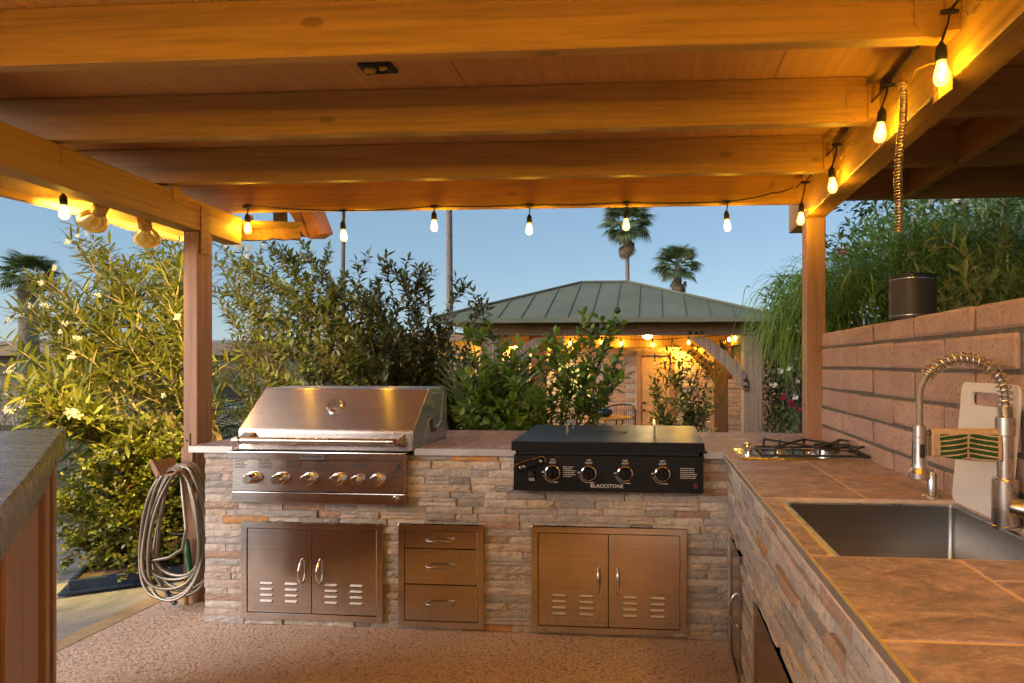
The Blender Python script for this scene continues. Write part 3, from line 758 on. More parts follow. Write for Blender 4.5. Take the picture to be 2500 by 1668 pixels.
B().prism_hole([(x0,z0),(x1,z0),(x1,z1),(x0,z1)], [(x0+fw,z0+fw),(x1-fw,z0+fw),(x1-fw,z1-fw),(x0+fw,z1-fw)], lambda u, v: (u, 2.8545, v), (0,.03,0)).make('frame', m_ss, dc, bevel=.0015)
B().box(x0+fw-.002,x1-fw+.002,2.877,2.884,z0+fw-.002,z1-fw+.002).make('back_plate', m_dark, dc)
zs = [z0+fw, .232, .410, z1-fw]
for k in range(3):
    d = B().box(x0+fw+.002, x1-fw-.002, 2.857, 2.871, zs[k]+.002, zs[k+1]-.002).make('drawer', m_ss, dc, bevel=.0015)
    zc = (.145,.328,.457)[k]
    B().tube([(-1.100,2.857,zc),(-1.100,2.838,zc-.001),(-1.092,2.830,zc-.002),(-.976,2.830,zc-.002),(-.968,2.838,zc-.001),(-.968,2.857,zc)], .0050, 10).make('handle', plain('dark_nickel', (.40,.34,.29), .3, 1, .08) if k == 0 else bpy.data.materials['dark_nickel'], d, smooth=50)
    if k == 2: text_mesh('lettering', 'VEVOR', .0125, m_dark, FRONT(-1.190, 2.8565, .487), d, xs=1.15)
B().box(.103,.166,2.852,2.854,.022,.034).make('latch_sticker', plain('worn_label', (.5,.49,.47), .5), bpy.data.objects['double_door_cabinet.001'])
# access doors on the wing
def wdoor(name, label, y0, y1, z0, z1, nd):
    t = thing(name, label, 'cabinet', (.36,(y0+y1)/2,z0)); fw=.03; xf=.352
    B().prism_hole([(y0,z0),(y1,z0),(y1,z1),(y0,z1)],[(y0+fw,z0+fw),(y1-fw,z0+fw),(y1-fw,z1-fw),(y0+fw,z1-fw)], lambda u, v: (xf, u, v), (.03,0,0)).make('frame', m_ssw, t, bevel=.0015)
    B().box(.376,.385,y0+fw-.002,y1-fw+.002,z0+fw-.002,z1-fw+.002).make('back_plate', m_dark, t)
    for k in range(nd):
        a = y0+fw + (y1-y0-2*fw)*k/nd; b_ = y0+fw + (y1-y0-2*fw)*(k+1)/nd
        d = B().box(xf+.004,xf+.018,a+.002,b_-.002,z0+fw+.002,z1-fw-.002).make('door', m_ssw, t, bevel=.0015)
        hy = b_-.05 if k == 0 and nd == 2 else a+.05
        pts = [Vector((xf+.004 - .034*math.sin(PI*i/12)**.7, hy, .30 + .07*(1-2*i/12))) for i in range(13)]
        B().tube(pts, .005, 8).make('handle', m_chrome, d, smooth=50)
m_ssw = steel('brushed_steel_wing', (0,0,1), .16, .3, (.5,.45,.40), .06, (90, 3, 260))
wdoor('single_door_cabinet', 'narrow mirror-like steel door in the sink counter nearest the corner', 2.425, 2.705, .02, .548, 1)
wdoor('double_door_cabinet', 'mirror-like steel double doors in the sink counter below the sink', 1.345, 2.09, .02, .505, 2)
# ================================================================== sink
sk = thing('sink', 'rectangular stainless steel sink set into the slate tile counter', 'sink', (.66,1.62,.66))
SX0,SX1,SY0,SY1 = .394,.932,1.337,1.903
o_ = rrect(SX0,SX1,SY0,SY1,.012); i_ = rrect(SX0+.026,SX1-.018,SY0+.016,SY1-.016,.016)
B().prism_hole(o_, i_, lambda u, v: (u, v, .884), (0,0,.008)).make('rim', plain('sink_rim', (.68,.68,.68), .3, 1, .15, 20), sk, bevel=.001)
b = B(); R0 = rrect(SX0+.026,SX1-.018,SY0+.016,SY1-.016,.016,5); R1 = rrect(SX0+.029,SX1-.021,SY0+.019,SY1-.019,.016,5); R2 = rrect(SX0+.045,SX1-.037,SY0+.035,SY1-.035,.014,5); nn = len(R0)
vs = [(x,y,.886) for x,y in R0] + [(x,y,.69) for x,y in R1] + [(x,y,.668) for x,y in R2] + [(.66,1.62,.662)]
fs = [(k*nn+i, k*nn+(i+1) % nn, (k+1)*nn+(i+1) % nn, (k+1)*nn+i) for k in range(2) for i in range(nn)] + [(2*nn+i, 2*nn+(i+1) % nn, 3*nn) for i in range(nn)]
b.add(vs, fs).make('basin', m_sink, sk, smooth=50)
B().lathe([(.045,0),(.043,.004),(.03,.002),(.012,.004)], (.66,1.62,.6632), (0,0,1), 22).make('drain', m_chrome, sk, smooth=40)
m_caulk = plain('white_caulk', (.62,.60,.57), .5, 0, .35, 25, .4, 60)
B().hexa([(.386,1.35,.890),(.412,1.35,.890),(.412,1.898,.890),(.386,1.898,.890),(.388,1.35,.8985),(.409,1.35,.8955),(.409,1.898,.8955),(.388,1.898,.8985)]).make('sealant_strip', m_caulk, sk, bevel=.002)
B().tube([(.938,1.35,.901),(.94,1.5,.901),(.937,1.7,.901),(.939,1.89,.901)], .004, 6).make('sealant_strip', m_caulk, sk)
# ================================================================== spring faucet
fc = thing('faucet', 'brushed nickel spring neck kitchen faucet beside the sink', 'faucet', (.905,1.60,.902))
FX, FY = .905, 1.60
B().lathe([(.034,0),(.034,.006),(.030,.008),(.030,.122),(.0275,.126),(.0185,.127),(.0185,.235),(.0225,.237),(.0225,.282),(.017,.284)], (FX,FY,.902), (0,0,1), 26).make('column', m_satin, fc, smooth=30)
B().lathe([(.024,0),(.024,.03),(.0235,.031),(.0235,.033),(.026,.034),(.026,.075),(.024,.078)], (FX+.012,FY-.02,.958), (.55,-.83,0), 22).make('lever_body', m_satin, fc, smooth=30)
B().tube([(FX+.052,FY-.083,.965),(FX+.075,FY-.115,.985),(FX+.09,FY-.13,1.03)], .006, 10).make('lever', m_satin, fc, smooth=50)
# hose centre line: up the column, over the arc, down to the spray head
HXH = .693
cl = []
for i in range(8): cl.append(Vector((FX, FY, 1.16 + .075*i/7)))
RA = (FX-HXH)/2
for i in range(1, 33):
    a = PI*i/32; cl.append(Vector(((FX+HXH)/2 + RA*math.cos(a), FY, 1.235 + RA*math.sin(a)*.93)))
for i in range(1, 9): cl.append(Vector((HXH - .0*i, FY, 1.235 - .085*i/8)))
B().tube(cl, .0088, 10).make('hose', plain('braided_steel', (.36,.31,.26), .35, 1, .2, 400, .5, 900), fc, smooth=60)
def resample(pts, nn):
    d = [0]
    for a, b_ in zip(pts, pts[1:]): d.append(d[-1] + (b_-a).length)
    out = []; j = 0
    for k in range(nn):
        s = d[-1]*k/(nn-1)
        while j < len(d)-2 and d[j+1] < s: j += 1
        t = (s-d[j])/max(1e-9, d[j+1]-d[j]); out.append(pts[j].lerp(pts[j+1], t))
    return out
def coil(cl, r, turns_fn, n_seg, wire, sides=6):
    pts = resample(cl, n_seg); out = []; ph = 0
    for i, p in enumerate(pts):
        d = (pts[min(i+1,n_seg-1)]-pts[max(i-1,0)]).normalized(); nx = Vector((0,1,0)); nz = d.cross(nx).normalized()
        out.append(p + (nx*math.cos(ph) + nz*math.sin(ph))*r); ph += turns_fn(i/(n_seg-1))*2*PI
    return B().tube(out, wire, sides)
sp = cl[:8] + cl[8:34]
coil(sp, .0165, lambda t: .17 if t < .16 else (.055 if t < .93 else .12), 420, .0021).make('spring', m_satin, fc, smooth=60)
B().lathe([(.0165,.0),(.0165,.030),(.0175,.031),(.0175,.10),(.019,.112),(.026,.122),(.026,.136),(.0245,.138)], (HXH,FY,1.162), (0,0,-1), 24).make('spray_head', m_satin, fc, smooth=30)
B().box(HXH-.006,HXH+.006,FY-.021,FY-.014,1.08,1.115).make('spray_button', m_rubber, fc, bevel=.002)
B().tube([(HXH+.012,FY,1.143),(FX-.015,FY,1.143)], .0055, 10).make('support_arm', m_satin, fc, smooth=60)
# soap pump base
sd_ = thing('soap_dispenser', 'short steel soap dispenser post behind the spray head', 'dispenser', (.885,1.955,.902))
B().lathe([(.030,0),(.030,.004),(.026,.007),(.0145,.008),(.0145,.075),(.0125,.078)], (.885,1.955,.902), (0,0,1), 22).make('post', m_satin, sd_, smooth=35)
B().tube([(.885,1.955,.97),(.885,1.955,.985),(.84,1.94,.987)], .006, 8).make('spout', m_satin, sd_, smooth=50)
# ================================================================== towel on the faucet arm
n_ = N('leaf_print_cloth'); tc = n_.geo.outputs['Position']
sep = n_.n.new('ShaderNodeSeparateXYZ'); n_.l.new(tc, sep.inputs[0])
TXC, TZ0 = .806, 1.145
u = n_.math('SUBTRACT', sep.outputs[0], TXC + .004); au = n_.math('ABSOLUTE', u); z = sep.outputs[2]
ph = n_.math('ADD', n_.math('MULTIPLY', n_.math('SUBTRACT', z, n_.math('MULTIPLY', n_.math('POWER', au, .8), -.10)), 480.0), n_.math('MULTIPLY', n_.noise(None, 9, 2), 1.6))
st = n_.math('GREATER_THAN', n_.math('SINE', ph), -.62)
inx = n_.math('LESS_THAN', au, n_.math('MULTIPLY_ADD', n_.noise(n_.mapping((1,1,1)), 60, 2), .008, .066))
notmid = n_.math('GREATER_THAN', au, n_.math('MULTIPLY_ADD', n_.noise(n_.mapping((1,1,1)), 90, 2), .006, .0))
inz = n_.math('MULTIPLY', n_.math('GREATER_THAN', z, TZ0-.068), n_.math('LESS_THAN', z, TZ0-.004))
fac = n_.math('MULTIPLY', n_.math('MULTIPLY', st, inx), n_.math('MULTIPLY', inz, notmid))
weave = n_.noise(n_.mapping((700,60,60)), 1.0, 2)
n_.set(n_.mix(fac, n_.ramp(weave, [(.3,(.42,.27,.15)),(.7,(.58,.42,.26))]), (.035,.075,.02)), .95, 0, .1); n_.bump(weave, .5, .002)
m_towel = n_.m
b = B(); nu, nv = 26, 22; vs = []; rt_ = random.Random(2)
for j in range(nv+1):
    s = -.080 + .155*j/nv
    for i in range(nu+1):
        x = TXC - .0875 + .175*i/nu; wv = .004*math.sin(x*70)+.003*math.sin(x*31+1)
        if s < -.012: y, zz = FY-.012 + wv*min(1,(-s)/.05), TZ0 + (s+.012) + .006*math.sin(x*24)*(s/.08)
        elif s > .012: y, zz = FY+.012 + wv*.6, TZ0 - (s-.012)*1.0
        else: a = (s/.012)*PI/2; y, zz = FY + .012*math.sin(a), TZ0 + .012*math.cos(a)*.9
        vs.append((x, y, zz))
W = nu+1
b.add(vs, [(j*W+i, j*W+i+1, (j+1)*W+i+1, (j+1)*W+i) for j in range(nv) for i in range(nu)])
tw = b.make('dish_towel', m_towel, None, smooth=80)
md = tw.modifiers.new('thick', 'SOLIDIFY'); md.thickness = .003
tag(tw, 'small cream dish towel with green leaf print draped over the faucet arm', 'towel')
# ================================================================== cutting board
cbm = plain('white_plastic', (.76,.74,.73), .45, 0, .06, 6, .1, 200)
import_o = rrect(0,.285,0,.365,.022,5); import_h = rrect(.058,.205,.30,.338,.016,5)
cbo = B()
ax = Vector((0,-1,0)); az = Vector((.085,0,.996)).normalized(); o0 = Vector((.921,1.905,.903))
cbo.prism_hole(import_o, import_h, lambda u, v: o0 + ax*u + az*v, Vector((.996,0,-.085))*.010)
tag(cbo.make('cutting_board', cbm, None, bevel=.0012), 'white plastic cutting board with handle slot leaning on the block wall', 'cutting board')
# ================================================================== speaker on the wall
spk = thing('speaker', 'dark brown rounded outdoor speaker standing on top of the block wall', 'speaker', (1.065,2.52,1.502))
m_spk = plain('dark_grille', (.05,.04,.034), .55, 0, .12, 300, .2, 900)
def ov(w, d, k=28, e=3.2): return [(math.copysign(abs(math.cos(2*PI*i/k))**(2/e), math.cos(2*PI*i/k))*w, math.copysign(abs(math.sin(2*PI*i/k))**(2/e), math.sin(2*PI*i/k))*d) for i in range(k)]
def ovp(s, z, h, nm, m):
    B().prism(ov(.083*s,.072*s), lambda u, v: (1.065+u*math.cos(.5)-v*math.sin(.5), 2.52+u*math.sin(.5)+v*math.cos(.5), z), (0,0,h)).make(nm, m, spk, smooth=40)
ovp(.98,1.501,.006,'foot', m_rubber); ovp(1,1.507,.010,'base_band', m_spk); ovp(1.006,1.5172,.0018,'trim_line', m_satin); ovp(1,1.519,.145,'grille', m_spk); ovp(1.006,1.6642,.0018,'trim_line', m_satin); ovp(1,1.666,.018,'top_cap', m_rubber)
# ================================================================== two burner gas hob
ck = thing('cooktop', 'stainless two burner gas cooktop with black iron grate on the tiles', 'cooktop', (.67,2.8,.902))
B().hexa([(.395,2.650,.9025),(.957,2.650,.9025),(.957,2.955,.9025),(.395,2.955,.9025),(.400,2.655,.9115),(.952,2.655,.9115),(.952,2.950,.9115),(.400,2.950,.9115)]).make('tray', m_chrome, ck, bevel=.002)
for (kx, ky) in ((.445,2.755),(.455,2.86)):
    kk = B().lathe([(.024,0),(.024,.002),(.012,.003),(.012,.012),(.019,.013),(.0185,.032),(.015,.035)], (kx,ky,.9115), (-.1,0,1), 20).make('knob', m_chrome, ck, smooth=35)
for (bx, by, r) in ((.585,2.80,.032),(.80,2.80,.058)):
    bb = B().lathe([(r*1.35,0),(r*1.3,.004),(r*1.0,.005),(r*1.0,.022),(r*1.02,.023)], (bx,by,.9116), (0,0,1), 28).make('burner', m_chrome, ck, smooth=35)
    B().lathe([(r*1.02,.0235),(r*1.02,.028),(r*.9,.031),(r*.45,.031),(r*.42,.036),(r*.1,.037)], (bx,by,.9116), (0,0,1), 28).make('burner_cap', m_iron, bb, smooth=35)
gt = B(); gx0,gx1,gy0,gy1 = .50,.945,2.662,2.943
zl, zh, tk = .9195, .957, .0095
for p, q in (((gx0,gy0),(gx1,gy0)),((gx0,gy1),(gx1,gy1)),((gx0,gy0),(gx0,gy1)),((gx1,gy0),(gx1,gy1))): gt.bar((*p,zl),(*q,zl),tk,tk)
for x in (.545,.62,.735,.895):
    for y, dy in ((gy0,.006),(gy1,-.006)):
        gt.bar((x,y,zl),(x,y+dy,zh),tk,tk,(1,0,0))
for p, q in (((.545,gy0),(.735,gy1)),((.545,gy1),(.735,gy0)),((.735,gy0),(.90,gy1-.02)),((.735,gy1),(.90,gy0+.02)),((.545,gy0+.005),(.62,gy0+.005)),((.735,gy0+.1),(.895,gy0+.1)),((.895,gy0),(.935,gy0+.04)),((.895,gy1),(.935,gy1-.04))):
    gt.bar((*p,zh),(*q,zh),tk*.85,tk)
gt.make('grate', m_iron, ck, bevel=.0015)
# ================================================================== string lights
bp = [(.012,.0),(.0125,.006),(.0150,.016),(.0195,.032),(.0215,.045),(.0205,.057),(.0145,.067),(.007,.071),(.001,.072)]
BULB = B().lathe(bp, (0,0,0), (0,0,-1), 10).mesh('bulb', m_bulb, 60)
FIL = B().tube([(0,0,-.008),(.004,0,-.028),(-.004,0,-.042),(.002,0,-.054)], [.004,.0075,.0075,.004], 6).mesh('filament', m_fil, 60)
SOCK = B().lathe([(.0045,.048),(.009,.040),(.014,.032),(.016,.016),(.016,-.006),(.0145,-.008)], (0,0,0), (0,0,1), 14).mesh('socket', m_rubber, 45)
def string(name, label, spots, cable, cab_r=.0042, drop=None, group=None, watts=BULB_W):
    """spots: (bulb centre, connector point); one strand with its sockets and bulbs"""
    t = thing(name, label, 'string lights', spots[0][1], group)
    B().tube(cable, cab_r, 7).make('cable', m_rubber, t, smooth=60)
    for c, k in spots:
        c = Vector(c); k = Vector(k)
        s0 = Vector((c.x, c.y, c.z + .044))
        o = link('socket', SOCK, t); o.location = s0; o.rotation_euler = (random.uniform(-.08,.08), random.uniform(-.08,.08), 0)
        q = link('bulb', BULB, o, True); q.location = (0,0,-.006)
        link('filament', FIL, q, True)
        lamp('bulb_light', 'POINT', (0,0,-.036), watts, BULB_C, .016, q)
        B().tube([s0 + Vector((0,0,.045)), s0.lerp(k, .6) + Vector((.004,0,.02)), k], .0035, 6).make('drop_cord', m_rubber, t, smooth=60)
        B().tube([k + Vector((-.024,0,.0)), k, k + Vector((.024,0,0))], [.006,.0095,.006], 8).make('connector', m_rubber, t, smooth=60)
    return t
def sag(pts, d=.012, k=5):
    out = []
    for a, b_ in zip(pts, pts[1:]):
        a = Vector(a); b_ = Vector(b_)
        for i in range(k): t = i/k; out.append(a.lerp(b_, t) - Vector((0,0,d*4*t*(1-t))))
    out.append(Vector(pts[-1])); return out
bx = [(-2.459,2.150,2.292),(-1.859,2.098,2.252),(-1.299,2.150,2.270),(-.723,2.122,2.272),(-.148,2.140,2.276),(.439,2.128,2.272)]
Yb = 3.478
string('string_light', 'black festoon cable with six lit bulbs along the rear rafter',
       [((x, Yb+.022*(x+1), z), (x, Yb+.022*(x+1), k)) for x, z, k in bx],
       sag([(-2.49,Yb-.033,2.285)] + [(x, Yb+.022*(x+1), k) for x, z, k in bx] + [(.70,Yb+.035,2.315),(.80,3.44,2.325)], .008))
ry = [(3.343,2.120),(2.784,2.134),(2.201,2.150),(1.759,2.146),(1.16,2.145),(.56,2.14),(-.06,2.14),(-.66,2.145),(-1.3,2.14)]
string('string_light', 'festoon cable with lit bulbs running along the right timber beam',
       [((.822, y, z), (.845, y, 2.322)) for y, z in ry],
       sag([(.82,3.44,2.325)] + [(.845, y, 2.324) for y, z in ry], -.006), watts=BULB_W*.8)
ly = [(2.66,2.055),(1.75,2.02),(1.0,2.03),(.25,2.02),(-.6,2.03)]
string('string_light', 'festoon lights under the eave outside the left timber beam',
       [((-2.835, y, z), (-2.835, y, z+.13)) for y, z in ly], sag([(-2.835, y, z+.13) for y, z in ly], .0), watts=BULB_W*.6)
fx = [-2.0,-1.25,-.5,.25]
string('string_light', 'festoon lights on the front rafter behind the viewer',
       [((x, -1.80, 2.13), (x, -1.80, 2.255)) for x in fx], sag([(x, -1.80, 2.255) for x in fx], .02))
gx = [-2.2,-1.63,-1.06,-.5,.08,.62]
for yy, lbl in ((1.0,'added unseen festoon lights across the rafters right above the viewer'),(.42,'festoon lights strung across the rafters just behind the viewer'),(-.8,'festoon lights strung across the rafters halfway to the front rafter')):  # row right above the viewer is added out of frame to brighten the rafters
    string('string_light', lbl, [((x, yy, 2.12), (x, yy, 2.25)) for x in gx], sag([(x, yy, 2.25) for x in gx], .02))
# ================================================================== flood lamps on the left beam
n_ = N('amber_reflector'); n_.set((.70,.46,.14), .2, .9); n_.bsdf.inputs['Emission Color'].default_value = (1.0,.50,.06,1); n_.bsdf.inputs['Emission Strength'].default_value = .07; n_.m.cycles.emission_sampling = 'NONE'; m_flood = n_.m
m_fl_e = emit('flood_lamp_face', (1.0,.72,.22), 6.0); m_fl_e.cycles.emission_sampling = 'NONE'
for i, (c, d, lb_) in enumerate((((-2.662,2.665,2.052), (-.85,.5,-.45), 'amber reflector flood lamp under the left beam farther from the post'),
                            ((-2.662,2.935,2.040), (-.5,.7,-.55), 'amber reflector flood lamp under the left beam next to the post'))):
    t = thing('flood_lamp', lb_, 'lamp', c, 'flood lamps under the left beam'); c = Vector(c); d = Vector(d).normalized()
    B().lathe([(.030,-.06),(.031,-.01),(.027,0)], c, d, 18).make('lamp_holder', m_wy, t, smooth=40)
    B().tube([c - d*.05, c - d*.07 + Vector((.03,0,.03)), (-2.60, c.y, c.z+.06)], .010, 8).make('bracket', m_wy, t, smooth=50)
    B().lathe([(.022,0),(.030,.010),(.044,.035),(.056,.062),(.060,.080),(.0605,.088)], c, d, 24, False).make('reflector', m_flood, t, smooth=60)
    B().lathe([(.045,.044),(.045,.046)], c, d, 20).make('lamp_face', m_fl_e, t)
    lamp('flood_light', 'SPOT', (c + d*.075) - Vector(t.location), FLOOD_W, (1.0,.68,.14), .035, t, d, 2.1, .6)
# ================================================================== coiled chain on the hook
ccl = [Vector((.800 + .004*math.sin(i*.2), 1.965 + .001*i, 2.222 - .0115*i)) for i in range(42)]
pts = resample(ccl, 700); out = []
for i, p in enumerate(pts):
    a = i*2*PI*48/700; out.append(p + Vector((math.cos(a)*.0105, math.sin(a)*.0105, 0)))
tag(B().tube(out, .0034, 6).make('hanging_coil', plain('gilt_wire', (.62,.45,.22), .3, 1, .1), None, smooth=60), 'slim coiled metal spring hanging from the hook on the right beam', 'coil')
# ================================================================== garden hose on its hanger
hh = thing('hose_hanger', 'tan curved bracket on the left post carrying the hose', 'hose hanger', (-2.56,3.09,.75))
hc = B(); pr_ = [(-.075,.060),(-.06,.02),(-.02,-.005),(.03,-.005),(.06,.01)]
for (a, b_) in zip(pr_, pr_[1:]): hc.hexa([(-2.565+a[0],2.95,.735+a[1]),(-2.565+b_[0],2.95,.735+b_[1]),(-2.565+b_[0],3.098,.735+b_[1]),(-2.565+a[0],3.098,.735+a[1]),(-2.565+a[0],2.95,.745+a[1]),(-2.565+b_[0],2.95,.745+b_[1]),(-2.565+b_[0],3.098,.745+b_[1]),(-2.565+a[0],3.098,.745+a[1])])
hc.make('cradle', m_wz, hh)
B().prism([(-.085,.075),(-.065,.085),(-.02,.01),(-.04,-.02)], lambda u, v: (-2.56+u, 2.945, .735+v), (0,-.012,0)).make('lip', m_wz, hh, bevel=.002)
B().box(-2.585,-2.52,3.083,3.0985,.62,.86).make('back_plate', m_wz, hh)
rh = random.Random(12); hp_ = []
loops = [(.195,.30,-2.545),(.17,.33,-2.535),(.20,.345,-2.55),(.15,.335,-2.50),(.185,.30,-2.53),(.16,.27,-2.52),(.21,.32,-2.535),(.175,.345,-2.525)]
for k, (a, h, cx) in enumerate(loops):
    for i in range(44):
        t = 2*PI*i/44; f = i/44; n2 = loops[(k+1) % len(loops)] if k+1 < len(loops) else loops[k]
        A = a*(1-f)+n2[0]*f; H = h*(1-f)+n2[1]*f; C = cx*(1-f)+n2[2]*f
        sx = math.sin(t); x = C - .01 + 1.14*A*math.copysign(abs(sx)**.85, sx)*(.55+.45*(1-math.cos(t))/2) ; z = .757 - H + H*math.cos(t)
        y = 2.985 + .012*k - .03*(1-math.cos(t))*.5 + .012*math.sin(3*t+k) - .05*(k % 3)*.5*(1-math.cos(t))*.4
        hp_.append(Vector((x, y, max(z, .05) + .004*k*(1 if math.cos(t) > .5 else 0))))
hp_ += [Vector((-2.50,2.93,.62)),Vector((-2.37,2.92,.40)),Vector((-2.40,2.93,.33)),Vector((-2.56,2.95,.285)),Vector((-2.66,2.98,.27))]
# smooth then rib
def smooth_path(pts, k=3):
    for _ in range(k): pts = [pts[0]] + [(pts[i-1] + pts[i]*2 + pts[i+1])/4 for i in range(1, len(pts)-1)] + [pts[-1]]
    return pts
hp_ = smooth_path(hp_, 2)
Lh = sum((b_-a).length for a, b_ in zip(hp_, hp_[1:])); nr = int(Lh/.0045)
rp = resample(hp_, nr)
m_hose = plain('ribbed_steel_hose', (.30,.26,.21), .45, .8, .15, 8)
gh = thing('garden_hose', 'ribbed silver metal garden hose coiled on the left post', 'hose', (-2.54,2.97,.05))
B().tube(rp, [.0094 if i % 2 else .0076 for i in range(nr)], 8).make('hose', m_hose, gh, smooth=70)
m_grn = plain('green_plastic', (.02,.12,.06), .4)
B().tube([(-2.66,2.98,.27),(-2.70,2.985,.262),(-2.74,2.99,.258)], [.013,.015,.012], 10).make('coupling', m_grn, gh, smooth=40)
tp = thing('hose_tap', 'brass garden tap with green hose end low on the left post', 'tap', (-2.545,3.08,.05))
B().tube([(-2.545,3.07,.0),(-2.545,3.07,.36),(-2.55,3.04,.37),(-2.57,2.99,.35)], .011, 10).make('pipe', m_brass, tp, smooth=50)
B().tube([(-2.52,3.03,.40),(-2.56,3.03,.40),(-2.60,3.03,.405)], .008, 8).make('valve_handle', m_black, tp, smooth=50)
B().tube([(-2.50,3.02,.37),(-2.475,3.0,.28),(-2.45,2.99,.17)], [.012,.016,.015], 10).make('green_hose_end', m_grn, tp, smooth=50)
B().tube([(-2.62,3.02,.10),(-2.58,3.0,.065),(-2.54,2.99,.04)], [.012,.014,.013], 10).make('hose_connector', plain('teal_plastic', (.02,.07,.08), .4), tp, smooth=50)
# ================================================================== bar on the left
br = thing('bar_counter', 'glossy weathered wooden bar top on tan boards in the left foreground', 'bar', (-1.9,1.5,0))
C0 = Vector((-2.304,2.165,0)); U = Vector((.6937,-.7203,0)); Wd = Vector((-.7203,-.6937,0))
def slabpts(t0, t1, w0, w1, z0, z1):
    f = lambda t, w_, z_: C0 + U*t + Wd*w_ + Vector((0,0,z_))
    return [f(t0,w0,z0), f(t1,w0,z0), f(t1,w1,z0), f(t0,w1,z0), f(t0,w0,z1), f(t1,w0,z1), f(t1,w1,z1), f(t0,w1,z1)]
nb = N('resin_bar_top'); v = nb.mapping((1,1,1), (0,0,.80)); g = nb.noise(nb.mapping((3,40,40), (0,0,.805)), 1, 6, .6, .5)
c = nb.ramp(g, [(.35,(.045,.032,.02)),(.5,(.10,.078,.05)),(.66,(.18,.15,.11))])
c = nb.mix(nb.ramp(nb.noise(v, 5, 5, .6, .8), [(.5,(0,0,0)),(.7,(.7,.7,.7))]), c, (.13,.095,.02))
nb.set(c, nb.math('MULTIPLY_ADD', nb.noise(v, 14, 4), .4, .08), 0, .6); nb.bump(nb.math('ADD', g, nb.noise(v, 9, 4)), .2, .008)
bb = B(); NT, NWd = 50, 2; f = lambda t, w_, z_: C0 + U*t + Wd*w_ + Vector((0,0,z_)); rj = random.Random(5)
vs = []
for i in range(NT+1):
    t = 2.6*i/NT; j = .003*math.sin(t*4); zb = .966 + .005*math.sin(t*5+.5)
    vs += [f(t, j*.5, 1.07), f(t, -.006+j, 1.055), f(t, .0+j, zb), f(t, .7, .968), f(t, .7, 1.07)]
bb.add(vs, [(i*5+k, i*5+(k+1) % 5, (i+1)*5+(k+1) % 5, (i+1)*5+k) for i in range(NT) for k in range(5)] + [(0,1,2,3,4), (NT*5+4,NT*5+3,NT*5+2,NT*5+1,NT*5)])
bb.make('top_slab', nb.m, br, smooth=35)
B().hexa(slabpts(.06, 2.6, .045, .64, .0, .955)).make('frame', m_wz, br)
for (t0, t1, w0) in ((.035,.15,.022),(.158,.50,.032),(.508,.56,.016),(.566,.98,.032),(.986,1.4,.032),(1.406,1.46,.016),(1.466,2.0,.032)):
    B().hexa(slabpts(t0, t1, w0, .0445, .0, .962)).make('board', m_wz, br, bevel=.004)
B().hexa(slabpts(.02, .034, .022, .64, .0, .962)).make('board', m_wz, br)
# ================================================================== planter box and butterfly ornament
plb = thing('planter', 'blue trough planter under the round leaved shrub', 'planter', (-3.12,3.42,0))
m_blue = plain('blue_glaze', (.012,.025,.075), .3, 0, .3, 10)
ex = Vector((.84,.54,0)); ey = Vector((-.54,.84,0)); pc = Vector((-3.18,3.46,0))
def pr(u, v_, z_): return pc + ex*u + ey*v_ + Vector((0,0,z_))
for nm, a in (('wall',(-.30,.30,-.16,-.135,0,.075)),('wall',(-.30,.30,.135,.16,0,.075)),('wall',(-.30,-.275,-.1345,.1345,0,.075)),('wall',(.275,.30,-.1345,.1345,0,.075)),('soil',(-.274,.274,-.134,.134,.0,.06))):
    B().hexa([pr(a[0],a[2],a[4]),pr(a[1],a[2],a[4]),pr(a[1],a[3],a[4]),pr(a[0],a[3],a[4]),pr(a[0],a[2],a[5]),pr(a[1],a[2],a[5]),pr(a[1],a[3],a[5]),pr(a[0],a[3],a[5])]).make(nm, m_soil if nm == 'soil' else m_blue, plb, bevel=.004)
B().hexa([pr(-.33,-.19,.0),pr(.33,-.19,.0),pr(.33,.19,.0),pr(-.33,.19,.0),pr(-.34,-.20,.014),pr(.34,-.20,.014),pr(.34,.20,.014),pr(-.34,.20,.014)]).make('saucer', m_blue, plb)
def butterfly(px, py, y, s, tilt, lbl):
    c = P(px, py, y); t = thing('butterfly_ornament', lbl, 'ornament', c, 'butterfly garden ornaments')
    wing = [(0,0),(.012,.030),(.04,.050),(.072,.055),(.078,.042),(.068,.022),(.052,.004),(.03,-.006),(.01,-.006)]
    for sg in (-1, 1):
        fn = lambda u, v_: c + Vector((sg*u*s, v_*s*math.sin(tilt), v_*s*math.cos(tilt)))
        w_ = B().prism([(u*.9,v_*.9+.002) for u, v_ in wing], fn, (0,-.0015,0)).make('wing', m_white, t)
        ed = B(); P3 = [fn(u, v_) + Vector((0,-.002,0)) for u, v_ in wing]
        ed.tube(P3 + [P3[0]], .0035*s, 6)
        for k in range(2, 8): ed.tube([P3[0], P3[0].lerp(P3[k], .5), P3[k]], .0014*s, 5)
        ed.make('wing_edge', m_dark, w_)
    B().tube([c + Vector((0,-.002,-.012)), c + Vector((0,-.002,.03))], .004, 8).make('body', m_dark, t)
    B().tube([c, c + Vector((.0,.02,-.5))], .002, 5).make('stake', m_dark, t)
butterfly(258, 1119, 3.42, 1.0, .35, 'white butterfly ornament with black veins spread above the round leaved shrub')
butterfly(243, 1131, 3.36, .75, 1.45, 'white butterfly ornament seen edge on just below the spread one')
# low adobe wall behind the grill counter
aw = B().prism([(3.84,-.4),(4.12,-.4),(4.12,.86),(4.08,.905),(3.98,.925),(3.88,.905),(3.84,.86)], lambda u, v: (-2.55, u, v), (.75,0,0)).make('adobe_wall', plain('adobe', (.42,.26,.18), .9, 0, .2, 8, .5, 40), None, bevel=.01)
tag(aw, 'low rounded adobe wall stub behind the left end of the grill', 'wall')
